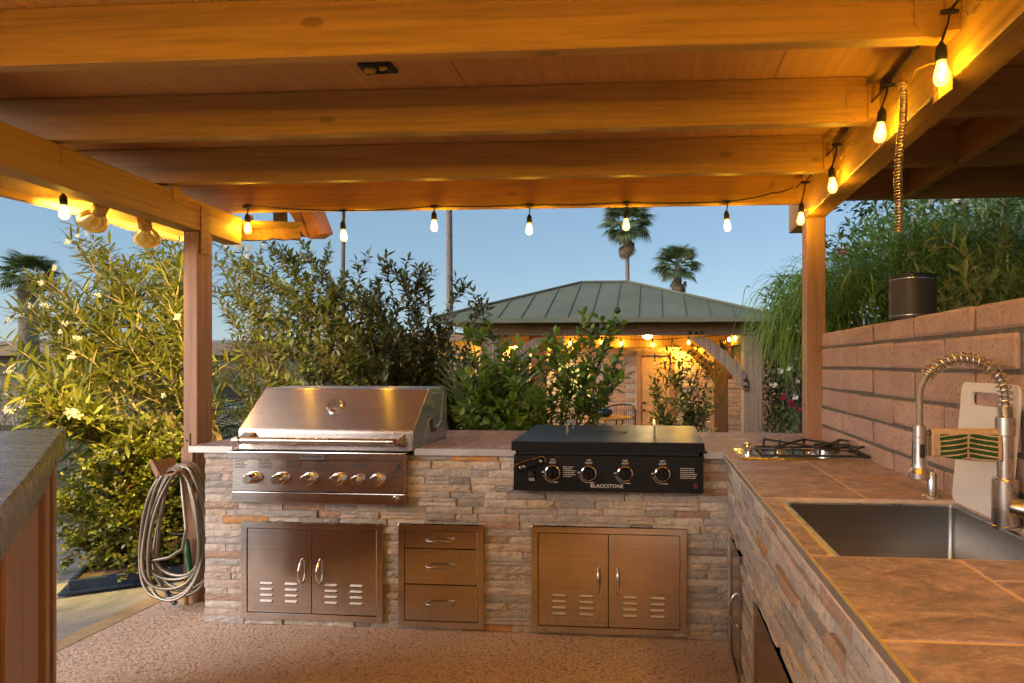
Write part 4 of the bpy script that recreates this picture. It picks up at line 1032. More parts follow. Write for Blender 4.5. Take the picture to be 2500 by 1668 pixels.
# ================================================================== gazebo
GZ = -.46
gzb = thing('gazebo', 'cedar gazebo with green metal hip roof and curved braces', 'gazebo', (-.6,8.7,GZ))
FYg, BYg = 7.5, 9.8
def post(x0, x1, y0, y1, ztop, m):
    return B().box(x0,x1,y0,y1,GZ,ztop).make('post', m, gzb, bevel=.008)
post(1.142,1.377,FYg-.02,FYg+.21,1.685,m_gw); post(-2.19,-1.955,FYg-.02,FYg+.21,1.685,m_gw)
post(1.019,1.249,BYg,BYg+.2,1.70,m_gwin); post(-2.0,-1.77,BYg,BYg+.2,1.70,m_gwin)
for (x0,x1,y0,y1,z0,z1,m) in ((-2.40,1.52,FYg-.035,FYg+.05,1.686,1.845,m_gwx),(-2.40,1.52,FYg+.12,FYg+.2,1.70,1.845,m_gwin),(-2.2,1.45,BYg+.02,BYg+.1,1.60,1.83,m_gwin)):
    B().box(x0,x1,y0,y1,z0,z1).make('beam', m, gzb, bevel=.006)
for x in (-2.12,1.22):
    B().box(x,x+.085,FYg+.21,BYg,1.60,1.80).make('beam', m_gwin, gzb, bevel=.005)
B().box(-2.62,1.50,7.26,7.31,1.835,1.875).make('fascia_board', m_gwx, gzb, bevel=.003)
for xx, sg in ((0,1),):
    up = [(1722,823),(1745,837),(1770,856),(1796,882),(1818,911),(1826,935),(1826,953)]; lo = [(1814,952),(1802,934),(1786,913),(1766,892),(1742,870),(1712,846),(1680,823)]
    pts = [P(a, b_, FYg-.06) for a, b_ in up+lo]
    for mir in (0, 1):
        poly = [((p.x if not mir else -.813 - p.x), min(p.z, 1.684)) for p in pts]
        br_ = B().prism(poly, lambda u, v: (u, FYg-.055, v), (0,.075,0)).make('brace', m_gw, gzb, bevel=.003)
        poly2 = [(u*.93+(-.03 if not mir else .0), v) for u, v in poly]
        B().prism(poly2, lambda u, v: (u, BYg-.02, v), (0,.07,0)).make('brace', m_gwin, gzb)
for (y0_, dy) in ((FYg+.25, 1), (BYg-.05, -1)):
    for x in (1.26, -2.08):
        n_b = 8; pts = []
        ba = [(0,1.10),(.06,1.28),(.18,1.46),(.36,1.60),(.45,1.60),(.24,1.40),(.12,1.2),(.09,1.08)]
        B().prism(ba, lambda u, v: (x-.035, y0_+dy*u, v), (.07,0,0)).make('brace', m_gwin, gzb)
bo = [(1,p) for p in ((1684,813),(1700,813),(1713,812),(1840,810),(1840,790),(1819,928),(1819,944),(1202,822),(1218,822),(1233,821))]
BOLT = B().lathe([(.024,0),(.022,.008),(.012,.012)], (0,0,0), (0,-1,0), 12).mesh('bolt', m_iron, 40)
for _, (px, py) in bo:
    q = P(px, py, FYg-.06 if py > 900 else FYg-.035); o = link('bolt', BOLT, gzb); o.location = q - Vector((0,.0,0)); o.matrix_parent_inverse = Matrix.Translation(-Vector(gzb.location))
# hip roof in standing seam panels
n_ = N('green_metal_roof'); f_ = n_.noise(n_.mapping((1,1,1)), 1.2, 4); n_.set(n_.ramp(f_, [(.3,(.115,.125,.085)),(.7,(.16,.17,.12))]), .65, .0, .2)
n_.bump(n_.noise(n_.mapping((2,2,2)), 3, 3), .15, .02); m_roof = n_.m
EL, ER, EY, EZ = -2.76, 1.575, 7.2, 1.885
RL, RR = P(1418, 692, 8.65), P(1535, 688, 8.65); RZ = (RL.z+RR.z)/2; YR = 8.65; EB = 10.1
xl = lambda t: EL + (RL.x-EL)*t; xr = lambda t: ER + (RR.x-ER)*t
def sp(x, t): return Vector((x, EY + (YR-EY)*t, EZ + (RZ-EZ)*t))
NP = 15; xs_ = [EL + (ER-EL)*k/NP for k in range(NP+1)]
def tmax(x):
    if x < RL.x: return max(0, (x-EL)/(RL.x-EL))
    if x > RR.x: return max(0, (ER-x)/(ER-RR.x))
    return 1.0
thk = Vector((0,0,-.03))
for k in range(NP):
    a, b_ = xs_[k], xs_[k+1]; g = .004
    cs = sorted([a, b_] + [x for x in (RL.x, RR.x) if a < x < b_])
    top = [sp(x, tmax(x)) for x in reversed(cs)]
    poly = [sp(a, 0), sp(b_, 0)] + [p for p in top if (p - sp(p.x, 0)).length > 1e-4]
    n2 = len(poly)
    B().add(poly + [p+thk for p in poly], [tuple(range(n2)), tuple(range(2*n2-1, n2-1, -1))] + [(i, (i+1) % n2, (i+1) % n2+n2, i+n2) for i in range(n2)]).make('roof_panel', m_roof, gzb)
    if k and tmax(a) > .05:
        B().bar(sp(a, 0)+Vector((0,0,.006)), sp(a, tmax(a)-.01)+Vector((0,0,.004)), .013, .016).make('seam', m_roof, gzb)
for poly in ([Vector((EL,EB,EZ)),sp(EL,0),RL.copy()],[sp(ER,0),Vector((ER,EB,EZ)),RR.copy()],[Vector((ER,EB,EZ)),Vector((EL,EB,EZ)),RL.copy(),RR.copy()]):
    for p in poly:
        if abs(p.z-RL.z) < .2: p.z = RZ
    n2 = len(poly)
    B().add(poly + [p+thk for p in poly], [tuple(range(n2)), tuple(range(2*n2-1, n2-1, -1))] + [(i, (i+1) % n2, (i+1) % n2+n2, i+n2) for i in range(n2)]).make('roof_panel', m_roof, gzb)
RLz, RRz = Vector((RL.x,YR,RZ)), Vector((RR.x,YR,RZ))
for p, q in ((sp(EL,0),RLz),(sp(ER,0),RRz),(RLz,RRz)):
    B().bar(p+Vector((0,0,.012)), q+Vector((0,0,.012)), .06, .03).make('ridge_cap', m_roof, gzb, bevel=.006)
B().box(EL-.01,ER+.01,EY-.03,EY-.004,EZ-.055,EZ+.004).make('drip_edge', m_roof, gzb, bevel=.003)
# lamp, speaker and bulbs under the gazebo roof
dl = thing('dome_lamp', 'small white dome lamp under the gazebo front beam', 'lamp', (.03,7.9,1.66))
q = P(1581, 822, 7.62)
B().lathe([(.055,.03),(.055,0),(.045,-.018),(.02,-.03),(.002,-.032)], q, (0,0,1), 16).make('diffuser', emit('dome_glow', (1.0,.70,.25), 160.0), dl, smooth=60)
B().lathe([(.06,0),(.06,.02)], q+Vector((0,0,.03)), (0,0,1), 16).make('mount', m_gwin, dl)
gsp = [(1257,838,9.7),(1392,838,9.7),(1470,836,9.7),(1516,838,9.7),(1593,841,9.7),(1681,835,9.55),(1780,828,9.1),(1796,825,8.7)]
GB = B().lathe([(.012,.03),(.022,.005),(.026,-.015),(.018,-.034),(.003,-.04)], (0,0,0), (0,0,1), 12).mesh('bulb', glow_glass('gazebo_bulb_glass', (1.0,.68,.22), 2.2), 60)
gs = thing('string_light', 'warm string lights hanging under the gazebo roof', 'string lights', P(1257,838,9.7))
cps = []
for px, py, y in gsp:
    c = P(px, py, y); o = link('bulb', GB, gs); o.location = c; lamp('bulb_light', 'POINT', (0,0,-.01), 3.6, (1.0,.50,.03), .015, o); o.matrix_parent_inverse = Matrix.Translation(-Vector(gs.location))
    B().lathe([(.017,.028),(.015,.07),(.006,.08)], c, (0,0,1), 8).make('socket', m_rubber, gs); cps.append(c + Vector((0,0,.085)))
B().tube(sag(cps, .02), .006, 6).make('cable', m_rubber, gs)
c = P(1762, 832, 8.9)
tag(B().lathe([(.045,0),(.05,.01),(.05,.13),(.045,.14)], c, (.35,.2,-1), 16).make('spot_lamp', plain('bronze', (.10,.06,.03), .35, .8), None, smooth=40), 'bronze cylinder spot lamp under the gazebo beam', 'lamp')
# ================================================================== house wall behind the gazebo
hw = thing('brick_house', 'long low block house wall with a tan door behind the gazebo', 'house', (0,12.1,-.6))
B().box(-6,4.2,12.012,12.3,-.7,1.80).make('mortar_core', plain('pale_mortar', (.38,.31,.23), .9), hw)
DX0,DX1,DZ1 = -.232,.42,1.50; WX0,WX1,WZ0,WZ1 = -1.93,-1.20,.62,1.38
BLK = [B().box(0,.364,0,.1,0,.083).mesh('block', m_fblock, None, .006) for _ in range(1)]
rb2 = random.Random(6); row = 0; z = .02
while z < 1.74:
    x = -2.95 - (row % 2)*.187
    while x < 3.3:
        if not ((x+.364 > DX0-.07 and x < DX1+.07 and z < DZ1+.05) or (x+.364 > WX0-.05 and x < WX1+.05 and z+.09 > WZ0-.04 and z < WZ1+.04)):
            o = link('block', BLK[0], hw); o.location = (x, 12.0+rb2.uniform(-.004,.004), z); o.matrix_parent_inverse = Matrix.Translation(-Vector(hw.location))
        x += .374
    z += .0915; row += 1
m_door = plain('tan_door_paint', (.42,.24,.09), .5)
dr = B().box(DX0+.03,DX1-.03,11.985,12.02,-.6,DZ1-.03).make('door', m_door, hw, bevel=.004)
for x0_, x1_ in ((DX0-.06,DX0+.025),(DX1-.025,DX1+.06)): B().box(x0_,x1_,11.96,12.03,-.6,DZ1).make('door_frame', m_gwin, hw)
B().box(DX0-.06,DX1+.06,11.96,12.03,DZ1+.002,DZ1+.08).make('door_frame', m_gwin, hw)
for zz in (.55,.40): B().lathe([(.03,0),(.03,.03),(.02,.05)], (DX0+.085,11.985,zz), (0,-1,0), 12).make('door_knob', m_iron, dr, smooth=40)
wf = B().prism_hole([(WX0,WZ0),(WX1,WZ0),(WX1,WZ1),(WX0,WZ1)],[(WX0+.04,WZ0+.04),(WX1-.04,WZ0+.04),(WX1-.04,WZ1-.04),(WX0+.04,WZ1-.04)], lambda u, v: (u, 11.97, v), (0,.06,0)).make('window', m_gwin, hw)
n_ = N('lit_curtain'); f_ = n_.noise(n_.mapping((22,1,1)), 1, 2); n_.n.remove(n_.bsdf); e_ = n_.n.new('ShaderNodeEmission'); e_.inputs[1].default_value = .55
n_.l.new(n_.ramp(f_, [(.3,(.75,.50,.10)),(.7,(1.0,.82,.28))]), e_.inputs[0]); n_.l.new(e_.outputs[0], n_.out.inputs[0])
B().box(WX0+.042,WX1-.042,11.995,12.008,WZ0+.042,WZ1-.042).make('pane', n_.m, wf)
B().box(-6,4.4,11.3,12.4,1.81,1.90).make('eave', m_gwin, hw); B().box(-6,4.4,11.27,11.30,1.78,1.93).make('fascia', m_gwx, hw)
lqs = Vector((.62, 11.9, 1.66))  # added lamp, hidden behind the gazebo beam to brighten the house wall
fill_lantern = thing('wall_lantern', 'added unseen lantern under the house eave right of the tan door', 'lamp', lqs)
B().box(lqs.x-.05,lqs.x+.05,11.9,12.0,lqs.z-.02,lqs.z+.12).make('back_plate', m_iron, fill_lantern)
B().lathe([(.04,0),(.05,.02),(.05,.08),(.03,.10)], lqs - Vector((0,.07,-.01)), (0,0,1), 12).make('lamp_glass', emit('lantern_glow', (1.0,.55,.05), 650.0), fill_lantern, smooth=50)
wlp = thing('wall_lantern', 'lantern under the house eave left of the lit window', 'lamp', (-2.75,11.9,1.66))
B().box(-2.80,-2.70,11.9,12.0,1.62,1.78).make('back_plate', m_iron, wlp)
B().lathe([(.045,0),(.055,.02),(.055,.09),(.03,.11)], (-2.75,11.83,1.67), (0,0,1), 12).make('lamp_glass', emit('lantern_glow', (1.0,.52,.04), 1300.0), wlp, smooth=50)
# ================================================================== table, bowl and chairs under the gazebo
tb = thing('patio_table', 'round patio table with orange lit top and iron scroll legs', 'table', (-.675,9.0,GZ))
m_tt = wood('table_top', (.40,.20,.06), 0, .45, .7, .2)
B().lathe([(.352,0),(.362,.008),(.362,.022),(.352,.028),(.28,.030),(.27,.028),(.14,.028)], (-.675,9.0,.50), (0,0,1), 40).make('table_top', m_tt, tb, smooth=35)
for a in range(4):
    d = Vector((math.cos(a*PI/2+.6), math.sin(a*PI/2+.6), 0)); c = Vector((-.675,9.0,0))
    B().tube([c+d*.30+Vector((0,0,.5)), c+d*.24+Vector((0,0,.3)), c+d*.12+Vector((0,0,.0)), c+d*.2+Vector((0,0,-.25)), c+d*.30+Vector((0,0,GZ+.01))], .011, 8).make('leg', m_iron, tb, smooth=60)
bw_ = B().lathe([(.07,0),(.10,.012),(.132,.05),(.135,.075),(.118,.10),(.122,.108),(.112,.104),(.10,.07),(.02,.06)], (-.712,9.0,.531), (0,0,1), 28).make('bowl', plain('blue_ceramic', (.012,.03,.11), .15, 0, .2, 10), None, smooth=50)
tag(bw_, 'glossy dark blue ceramic bowl on the round patio table', 'bowl')
def chair(cx, cy, face, lbl):
    t = thing('patio_chair', lbl, 'chair', (cx,cy,GZ), 'iron chairs at the patio table')
    R_ = .26; zt = .66; zs_ = .22
    def ring(z_, r_, a0=-1.9, a1=1.9, k=16): return [Vector((cx + r_*math.cos(face+PI+a0+(a1-a0)*i/k), cy + r_*math.sin(face+PI+a0+(a1-a0)*i/k), z_ - .10*abs(-1+2*i/k)**2)) for i in range(k+1)]
    B().tube(ring(zt, R_), .013, 8).make('back_rail', m_iron, t, smooth=60)
    sl_ = B()
    for p, q2 in zip(ring(zt, R_, k=24), ring(zs_+.05, R_*.95, k=24)): sl_.tube([p, Vector((q2.x,q2.y,zs_))], .005, 5)
    sl_.make('woven_back', m_iron, t)
    B().lathe([(.25,0),(.26,.02),(.25,.05),(.15,.06),(.0,.06)], (cx,cy,zs_-.03), (0,0,1), 24).make('seat', plain('dark_cushion', (.03,.025,.02), .8), t, smooth=50)
    for a in range(4):
        d = Vector((math.cos(a*PI/2+.8), math.sin(a*PI/2+.8), 0))*.22; B().tube([(cx+d.x*.9,cy+d.y*.9,zs_),(cx+d.x*1.1,cy+d.y*1.1,GZ+.01)], .012, 8).make('leg', m_iron, t)
chair(-.50, 9.55, -PI/2-.2, 'black woven iron chair behind the patio table to the right of the bowl')
chair(-1.10, 9.35, -PI/2+.7, 'black woven iron chair behind the citrus branches left of the bowl')
# ================================================================== house on the left beyond the shrubs
hl = thing('low_house', 'low flat roofed block house with brown fascia behind the oleanders', 'house', (-14,18,-.75))
m_hb = block_mat('house_block', (.30,.24,.20), (.38,.31,.26), (.2,.16,.13), .5)
B().box(-24,-4.2,18.3,22,-.8,1.62).make('wall', m_hb, hl)
B().box(-24.4,-3.8,17.2,22,1.63,1.72).make('soffit', m_gwx, hl); B().box(-24.4,-3.8,17.15,17.198,1.60,1.98).make('fascia', wood('brown_fascia', (.26,.17,.11), 0, .6, .7, .2), hl)
B().box(-24.4,-3.8,17.2,22,1.985,2.06).make('roof', plain('grey_roof', (.22,.22,.22), .8), hl)
for (x0_,x1_,z0_,z1_) in ((-20,-17.2,-.1,1.4),(-15.5,-13,-.1,1.4),(-10.6,-9.6,-.7,1.35),(-8.3,-6.8,0,1.35)):
    wf = B().prism_hole([(x0_,z0_),(x1_,z0_),(x1_,z1_),(x0_,z1_)],[(x0_+.1,z0_+.1),(x1_-.1,z0_+.1),(x1_-.1,z1_-.1),(x0_+.1,z1_-.1)], lambda u, v: (u, 18.24, v), (0,.055,0)).make('window', plain('sage_frame', (.24,.30,.24), .5), hl)
    B().box(x0_+.102,x1_-.102,18.27,18.285,z0_+.102,z1_-.102).make('pane', plain('dark_glass', (.03,.035,.04), .08), wf)
# ================================================================== vegetation
def unit(a): return a / np.maximum(np.linalg.norm(a, axis=-1, keepdims=True), 1e-9)
def leaf_mesh(name, mat, pos, dr, L, Wd, seg=1, fold=.25, curl=.15, up=None, smooth=False):
    """pos,dr (n,3); L,Wd (n,) -> one mesh of folded, curled leaves"""
    pos = np.asarray(pos, float); dr = unit(np.asarray(dr, float)); n = len(pos)
    L = np.broadcast_to(L, n)[:, None]; Wd = np.broadcast_to(Wd, n)[:, None]
    u0 = np.array([[0, 0, 1.]]) if up is None else up
    u0 = u0 + rng.normal(0, .35, (n, 3))
    s = unit(np.cross(dr, u0)); nu = unit(np.cross(s, dr))
    if seg == 1:
        pts = [pos, pos + dr*L*.45 - s*Wd*.5 + nu*Wd*fold*.5, pos + dr*L*.45 - nu*L*0, pos + dr*L*.45 + s*Wd*.5 + nu*Wd*fold*.5, pos + dr*L - nu*L*curl]
        F = [(0,2,1),(0,3,2),(1,2,4),(2,3,4)]
    else:
        c1, c2 = curl*.1, curl*.45
        pts = [pos, pos + dr*L*.28 - s*Wd*.42 + nu*(Wd*fold*.5 - L*c1), pos + dr*L*.28 - nu*L*c1, pos + dr*L*.28 + s*Wd*.42 + nu*(Wd*fold*.5 - L*c1),
               pos + dr*L*.66 - s*Wd*.46 + nu*(Wd*fold*.5 - L*c2), pos + dr*L*.66 - nu*L*c2, pos + dr*L*.66 + s*Wd*.46 + nu*(Wd*fold*.5 - L*c2), pos + dr*L - nu*L*curl]
        F = [(0,2,1),(0,3,2),(1,2,5,4),(2,3,6,5),(4,5,7),(5,6,7)]
    k = len(pts); V = np.stack(pts, 1).reshape(-1, 3)
    me = bpy.data.meshes.new(name)
    loops = []; starts = []; tot = []
    base = np.arange(n)[:, None]*k
    cols = [base + np.array(f)[None, :] for f in F]
    loops = np.concatenate([c for c in cols], 1).reshape(-1); lens = np.tile(np.array([len(f) for f in F]), n)
    starts = np.concatenate([[0], np.cumsum(lens)[:-1]])
    me.vertices.add(len(V)); me.vertices.foreach_set('co', V.reshape(-1))
    me.loops.add(len(loops)); me.loops.foreach_set('vertex_index', loops.astype(np.int32))
    me.polygons.add(len(lens)); me.polygons.foreach_set('loop_start', starts.astype(np.int32)); me.polygons.foreach_set('loop_total', lens.astype(np.int32))
    me.update(calc_edges=True); me.validate(); me.materials.append(mat)
    if smooth: me.polygons.foreach_set('use_smooth', [True]*len(me.polygons))
    return me
def blade_mesh(name, mat, pos, dr, L, Wd, droop, seg=5):
    pos = np.asarray(pos, float); d = unit(np.asarray(dr, float)); n = len(pos); L = np.broadcast_to(L, n)[:, None]; Wd = np.broadcast_to(Wd, n)[:, None]
    s = unit(np.cross(d, np.array([[0, 0, 1.]]) + rng.normal(0, .3, (n, 3)))); rows = []
    p = pos.copy(); dd = d.copy()
    for i in range(seg+1):
        wv = Wd*(1 - (i/seg)**2*.95)*.5; rows += [p - s*wv, p + s*wv]
        dd = unit(dd + np.array([[0, 0, -1.]])*droop/seg); p = p + dd*L/seg
    k = 2*(seg+1); V = np.stack(rows, 1).reshape(-1, 3)
    F = [(2*i, 2*i+1, 2*i+3, 2*i+2) for i in range(seg)]; b = B()
    me = bpy.data.meshes.new(name); base = np.arange(n)[:, None]*k
    lo = np.concatenate([base + np.array(f)[None] for f in F], 1).reshape(-1)
    me.vertices.add(len(V)); me.vertices.foreach_set('co', V.reshape(-1)); me.loops.add(len(lo)); me.loops.foreach_set('vertex_index', lo.astype(np.int32))
    q = n*seg; me.polygons.add(q); me.polygons.foreach_set('loop_start', (np.arange(q)*4).astype(np.int32)); me.polygons.foreach_set('loop_total', np.full(q, 4, np.int32))
    me.update(calc_edges=True); me.validate(); me.materials.append(mat); return me
def curve(p0, p1, bow, k=9, wig=.02):
    p0 = np.array(p0, float); p1 = np.array(p1, float); m = (p0+p1)/2 + np.array(bow); t = np.linspace(0, 1, k)[:, None]
    c = (1-t)**2*p0 + 2*t*(1-t)*m + t*t*p1
    c[1:-1] += rng.normal(0, wig, (k-2, 3)); return c
def along(c, t):
    f = t*(len(c)-1); i = min(int(f), len(c)-2); return c[i] + (c[i+1]-c[i])*(f-i), unit(c[i+1]-c[i])
def plant(name, label, cat, base, stems, mat, bark, leafL, leafW, step, spread=.9, twigs=6, twigL=.3, seg=1, curl=.15, t0=.25, r0=.014, up=.15, group=None, fill=None, jit=.25, leaf_parts=0, crown_name='crown'):
    """stems: list of (start, tip, bow); twigs leave the upper stem, leaves in open spirals along twigs and stem ends"""
    t = thing(name, label, cat, base, group); wb = B(); LP = []; LD = []
    ga = 2.4
    def leaves_on(c, ta, tb, st, ln):
        tot = np.linalg.norm(np.diff(c, axis=0), axis=1).sum(); m = max(1, int(tot*(tb-ta)/st)); a = rng.uniform(0, 6)
        for i in range(m):
            q, d = along(c, ta + (tb-ta)*(i+rng.uniform(0,.8))/m); o = np.cross(d, [0.3,.2,1.]); o = o/np.linalg.norm(o); o2 = np.cross(d, o)
            rd = o*math.cos(a) + o2*math.sin(a); a += ga
            LP.append(q); LD.append(d*(1-spread*.62) + rd*spread + np.array([0,0,up]) + rng.normal(0, jit*.5, 3))
        LP.append(c[-1]); LD.append(unit(c[-1]-c[-2]))
    for (s, e, bow) in stems:
        c = curve(s, e, bow); L_ = np.linalg.norm(np.array(e)-np.array(s)); k = len(c)
        wb.tube([Vector(p) for p in c], [max(.0015, r0*(1-.85*i/(k-1))) for i in range(k)], 6, False)
        leaves_on(c, .72, 1, step, L_)
        for j in range(twigs):
            tt = rng.uniform(t0, .95); q, d = along(c, tt); rd = rng.normal(0, 1, 3); rd[2] = abs(rd[2])*.4 + .1
            dd = unit(d*.8 + unit(rd)*.8); tl = twigL*rng.uniform(.5, 1.15)*(1.1-.5*tt); c2 = curve(q, q + dd*tl, rng.normal(0, .04*tl, 3) + np.array([0,0,.06*tl]), 5, .004)
            wb.tube([Vector(p) for p in c2], [max(.001, r0*.4*(1-.8*i/4)) for i in range(5)], 5, False)
            leaves_on(c2, .12, 1, step, tl)
    if fill: 
        for (cx, cy, cz, rx, ry_, rz, m) in fill:
            v = unit(rng.normal(0, 1, (m, 3)))*(rng.uniform(0, 1, (m, 1))**.38); LP += list(np.array([cx,cy,cz]) + v*np.array([rx,ry_,rz])); LD += list(unit(v + rng.normal(0, .7, (m, 3)) + np.array([0,0,.35])))
    wb.make('stems', bark, t, smooth=60)
    LP = np.array(LP); LD = np.array(LD); n = len(LP)
    Ls = leafL*rng.uniform(.6, 1.15, n); Ws = leafW*rng.uniform(.75, 1.15, n)
    if leaf_parts:
        # the leaves nearest the viewer as single parts on shared meshes
        dist = LP[:, 1]; pick = np.argsort(dist)[:leaf_parts]; rest = np.setdiff1d(np.arange(n), pick)
        pro = [leaf_mesh('leaf', mat, [(0,0,0)], [(0,1,0)], leafL, leafW, 2, .25+.1*q, curl*(.6+.35*q), np.array([[0,0,1.]])) for q in range(4)]
        for i in pick:
            o = link('leaf', pro[int(i) % 4], t); o.location = LP[i]; s_ = Ls[i]/leafL; o.scale = (s_, s_, s_)
            d = Vector(LD[i]); o.rotation_euler = d.to_track_quat('Y', 'Z').to_euler(); o.matrix_parent_inverse = Matrix.Translation(-Vector(t.location))
        LP, LD, Ls, Ws = LP[rest], LD[rest], Ls[rest], Ws[rest]
    o = link(crown_name, leaf_mesh(crown_name, mat, LP, LD, Ls, Ws, seg, .25, curl), t); o['kind'] = 'stuff'
    return t, n
def flower_mesh(nm, mat, k=5, r=.024, petals=5):
    b = B()
    for q in range(k):
        c = Vector((random.uniform(-.035,.035), random.uniform(-.03,.03), random.uniform(-.02,.03))); nrm = Vector((random.uniform(-.6,.6), -1, random.uniform(-.2,.7))).normalized()
        s = nrm.orthogonal().normalized(); w2 = nrm.cross(s)
        for p in range(petals):
            a = 2*PI*p/petals + random.random(); d = s*math.cos(a) + w2*math.sin(a); e = s*math.cos(a+1.2)+w2*math.sin(a+1.2)
            b.add([c, c+d*r*.6-e*r*.30+nrm*r*.25, c+d*r*1.1-e*r*.1+nrm*r*.15, c+d*r*1.0+e*r*.32+nrm*r*.1, c+d*r*.5+e*r*.28+nrm*r*.22], [(0,1,2,3,4)])
    return b.mesh(nm, mat)
FLW = [flower_mesh('flower_cluster', m_petal) for _ in range(4)]
FLR = [flower_mesh('flower_cluster', m_red, 7, .022) for _ in range(2)]
def flowers(t, pts, meshes=FLW, s=1.0):
    for p in pts:
        o = link('flower_cluster', random.choice(meshes), t); o.location = p; o.rotation_euler = (random.uniform(-.4,.4), random.uniform(-.4,.4), random.uniform(-.8,.8)); k = s*random.uniform(.7,1.2); o.scale = (k,k,k)
        o.matrix_parent_inverse = Matrix.Translation(-Vector(t.location))
def tips(lst, base, bowz=.25, sp=.25):
    out = []
    for (px, py, y) in lst:
        e = P(px, py, y); s = Vector(base) + Vector((random.uniform(-sp,sp), random.uniform(-sp,sp)*.6, 0))
        out.append((s, e, ((s.x-e.x)*.25 + random.uniform(-.1,.1), random.uniform(-.1,.1), bowz*random.uniform(.4,1.2))))
    return out
random.seed(21)
# --- white oleander left of the post, lit by the flood lamps
ob = (-3.55,4.35,.0)
ole_t = [(170,585,4.5),(215,600,4.6),(260,640,4.7),(60,700,4.3),(30,760,4.2),(110,690,4.4),(150,735,4.1),(200,705,4.5),(255,700,4.4),(300,640,4.7),(340,650,4.6),(395,640,4.5),(430,620,4.7),(420,690,4.3),(90,800,4.1),(150,830,4.0),(230,790,4.1),(300,770,4.2),(370,760,4.2),(330,850,4.1),(430,820,4.2),(180,890,4.0),(270,900,4.1),(390,910,4.1),(440,960,4.2),(120,905,4.2),(60,860,4.4),(350,600,5.0),(400,590,5.0)]
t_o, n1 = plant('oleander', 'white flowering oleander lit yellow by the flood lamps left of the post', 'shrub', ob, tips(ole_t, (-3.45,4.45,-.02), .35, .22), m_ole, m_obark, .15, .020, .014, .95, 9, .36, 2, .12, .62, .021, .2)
flowers(t_o, [P(px, py, y-.12) for px, py, y in ((55,770,4.2),(25,780,4.2),(75,745,4.1),(160,790,4.0),(150,810,4.0),(190,825,4.0),(180,870,4.0),(100,690,4.3),(130,655,4.4),(240,720,4.3),(430,775,4.1),(165,590,4.5),(190,575,4.5),(215,570,4.6),(400,965,4.0),(30,890,4.2),(110,745,4.2))], s=.55)
# --- low oleander branch reaching over the bar
lo_t = [(20,900,3.4),(10,960,3.3),(60,930,3.4),(130,985,3.4),(150,1010,3.4),(90,975,3.3),(40,1010,3.3),(200,1060,3.6),(260,1085,3.6),(330,1060,3.7),(10,830,3.6),(400,1050,3.8),(300,1100,3.5)]
t_b, n2 = plant('oleander', 'low oleander boughs reaching left over the bar top in yellow light', 'shrub', (-3.3,4.0,0), tips(lo_t, (-3.15,4.05,.25), -.05, .12), m_ole, m_obark, .14, .025, .015, .95, 8, .26, 2, .12, .55, .012, .15)
flowers(t_b, [P(px, py, y-.08) for px, py, y in ((25,905,3.4),(60,985,3.35),(180,1010,3.4),(250,1030,3.6),(20,1000,3.3))], s=.85)
# --- pale oleander behind the post
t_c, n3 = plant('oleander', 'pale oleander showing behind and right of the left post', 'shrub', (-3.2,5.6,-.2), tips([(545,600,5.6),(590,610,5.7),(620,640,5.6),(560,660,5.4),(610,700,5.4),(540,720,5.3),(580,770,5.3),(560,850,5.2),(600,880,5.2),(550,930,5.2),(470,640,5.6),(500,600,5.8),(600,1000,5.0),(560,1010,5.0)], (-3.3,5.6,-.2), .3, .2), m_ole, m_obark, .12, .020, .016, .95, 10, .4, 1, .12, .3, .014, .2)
flowers(t_c, [P(px, py, 5.5) for px, py in ((555,595),(580,600),(610,605),(640,600),(600,625))], s=.9)
# --- dark glossy shrub behind the grill
lau = [(640,580,4.6),(745,600,4.7),(735,590,4.8),(700,640,4.6),(670,690,4.5),(780,660,4.6),(830,690,4.5),(870,640,4.7),(930,640,4.6),(960,645,4.6),(985,690,4.5),(1035,660,4.6),(1040,700,4.5),(1130,690,4.5),(1180,730,4.5),(900,720,4.4),(820,760,4.4),(740,740,4.4),(660,760,4.4),(600,740,4.6),(960,770,4.4),(1000,830,4.4),(880,820,4.3),(780,840,4.3),(690,840,4.3),(620,830,4.4),(640,900,4.3),(740,910,4.3),(840,900,4.3),(930,880,4.3),(1010,900,4.4),(580,690,4.7),(860,690,4.5),(920,690,4.5),(760,700,4.5),(700,700,4.5),(560,790,4.6),(575,880,4.5),(545,700,4.7),(600,650,4.7),(560,620,4.8),(640,640,4.7),(690,610,4.7)]
t_l, n4 = plant('dark_shrub', 'large dark glossy leaved shrub rising behind the barbecue grill', 'shrub', (-1.7,4.75,-.36), tips(lau, (-1.75,4.75,.15), .12, .3), m_laur, m_dbark, .082, .030, .0125, .95, 15, .30, 1, .1, .32, .012, .2,
                fill=[(-1.95,4.75,1.02,.80,.35,.50,3800),(-2.0,4.7,.75,.8,.3,.35,2000)])
# --- round leaved shrub in the planter
jd = []
for k in range(150):
    a = random.uniform(0, 2*PI); r = random.uniform(.5, 1); zz = random.uniform(.03, .86)
    w_ = .62*math.sin(PI*min(1, (zz+.15)/1.05))**.6
    jd.append((Vector((-3.15,3.45,.15)), Vector((-3.28 + math.cos(a)*w_*r, 3.62 + math.sin(a)*.33*r, zz)), (random.uniform(-.05,.05), 0, .12)))
t_j, n5 = plant('round_leaf_shrub', 'dense bushy shrub with tiny round yellow green leaves in the blue planter', 'shrub', (-3.16,3.42,.1), jd, m_jade, plain('red_stem', (.20,.075,.04), .7), .029, .026, .0085, .9, 12, .17, 1, .1, .35, .006, .25,
                fill=[(-3.28,3.62,.42,.60,.32,.40,5000)])
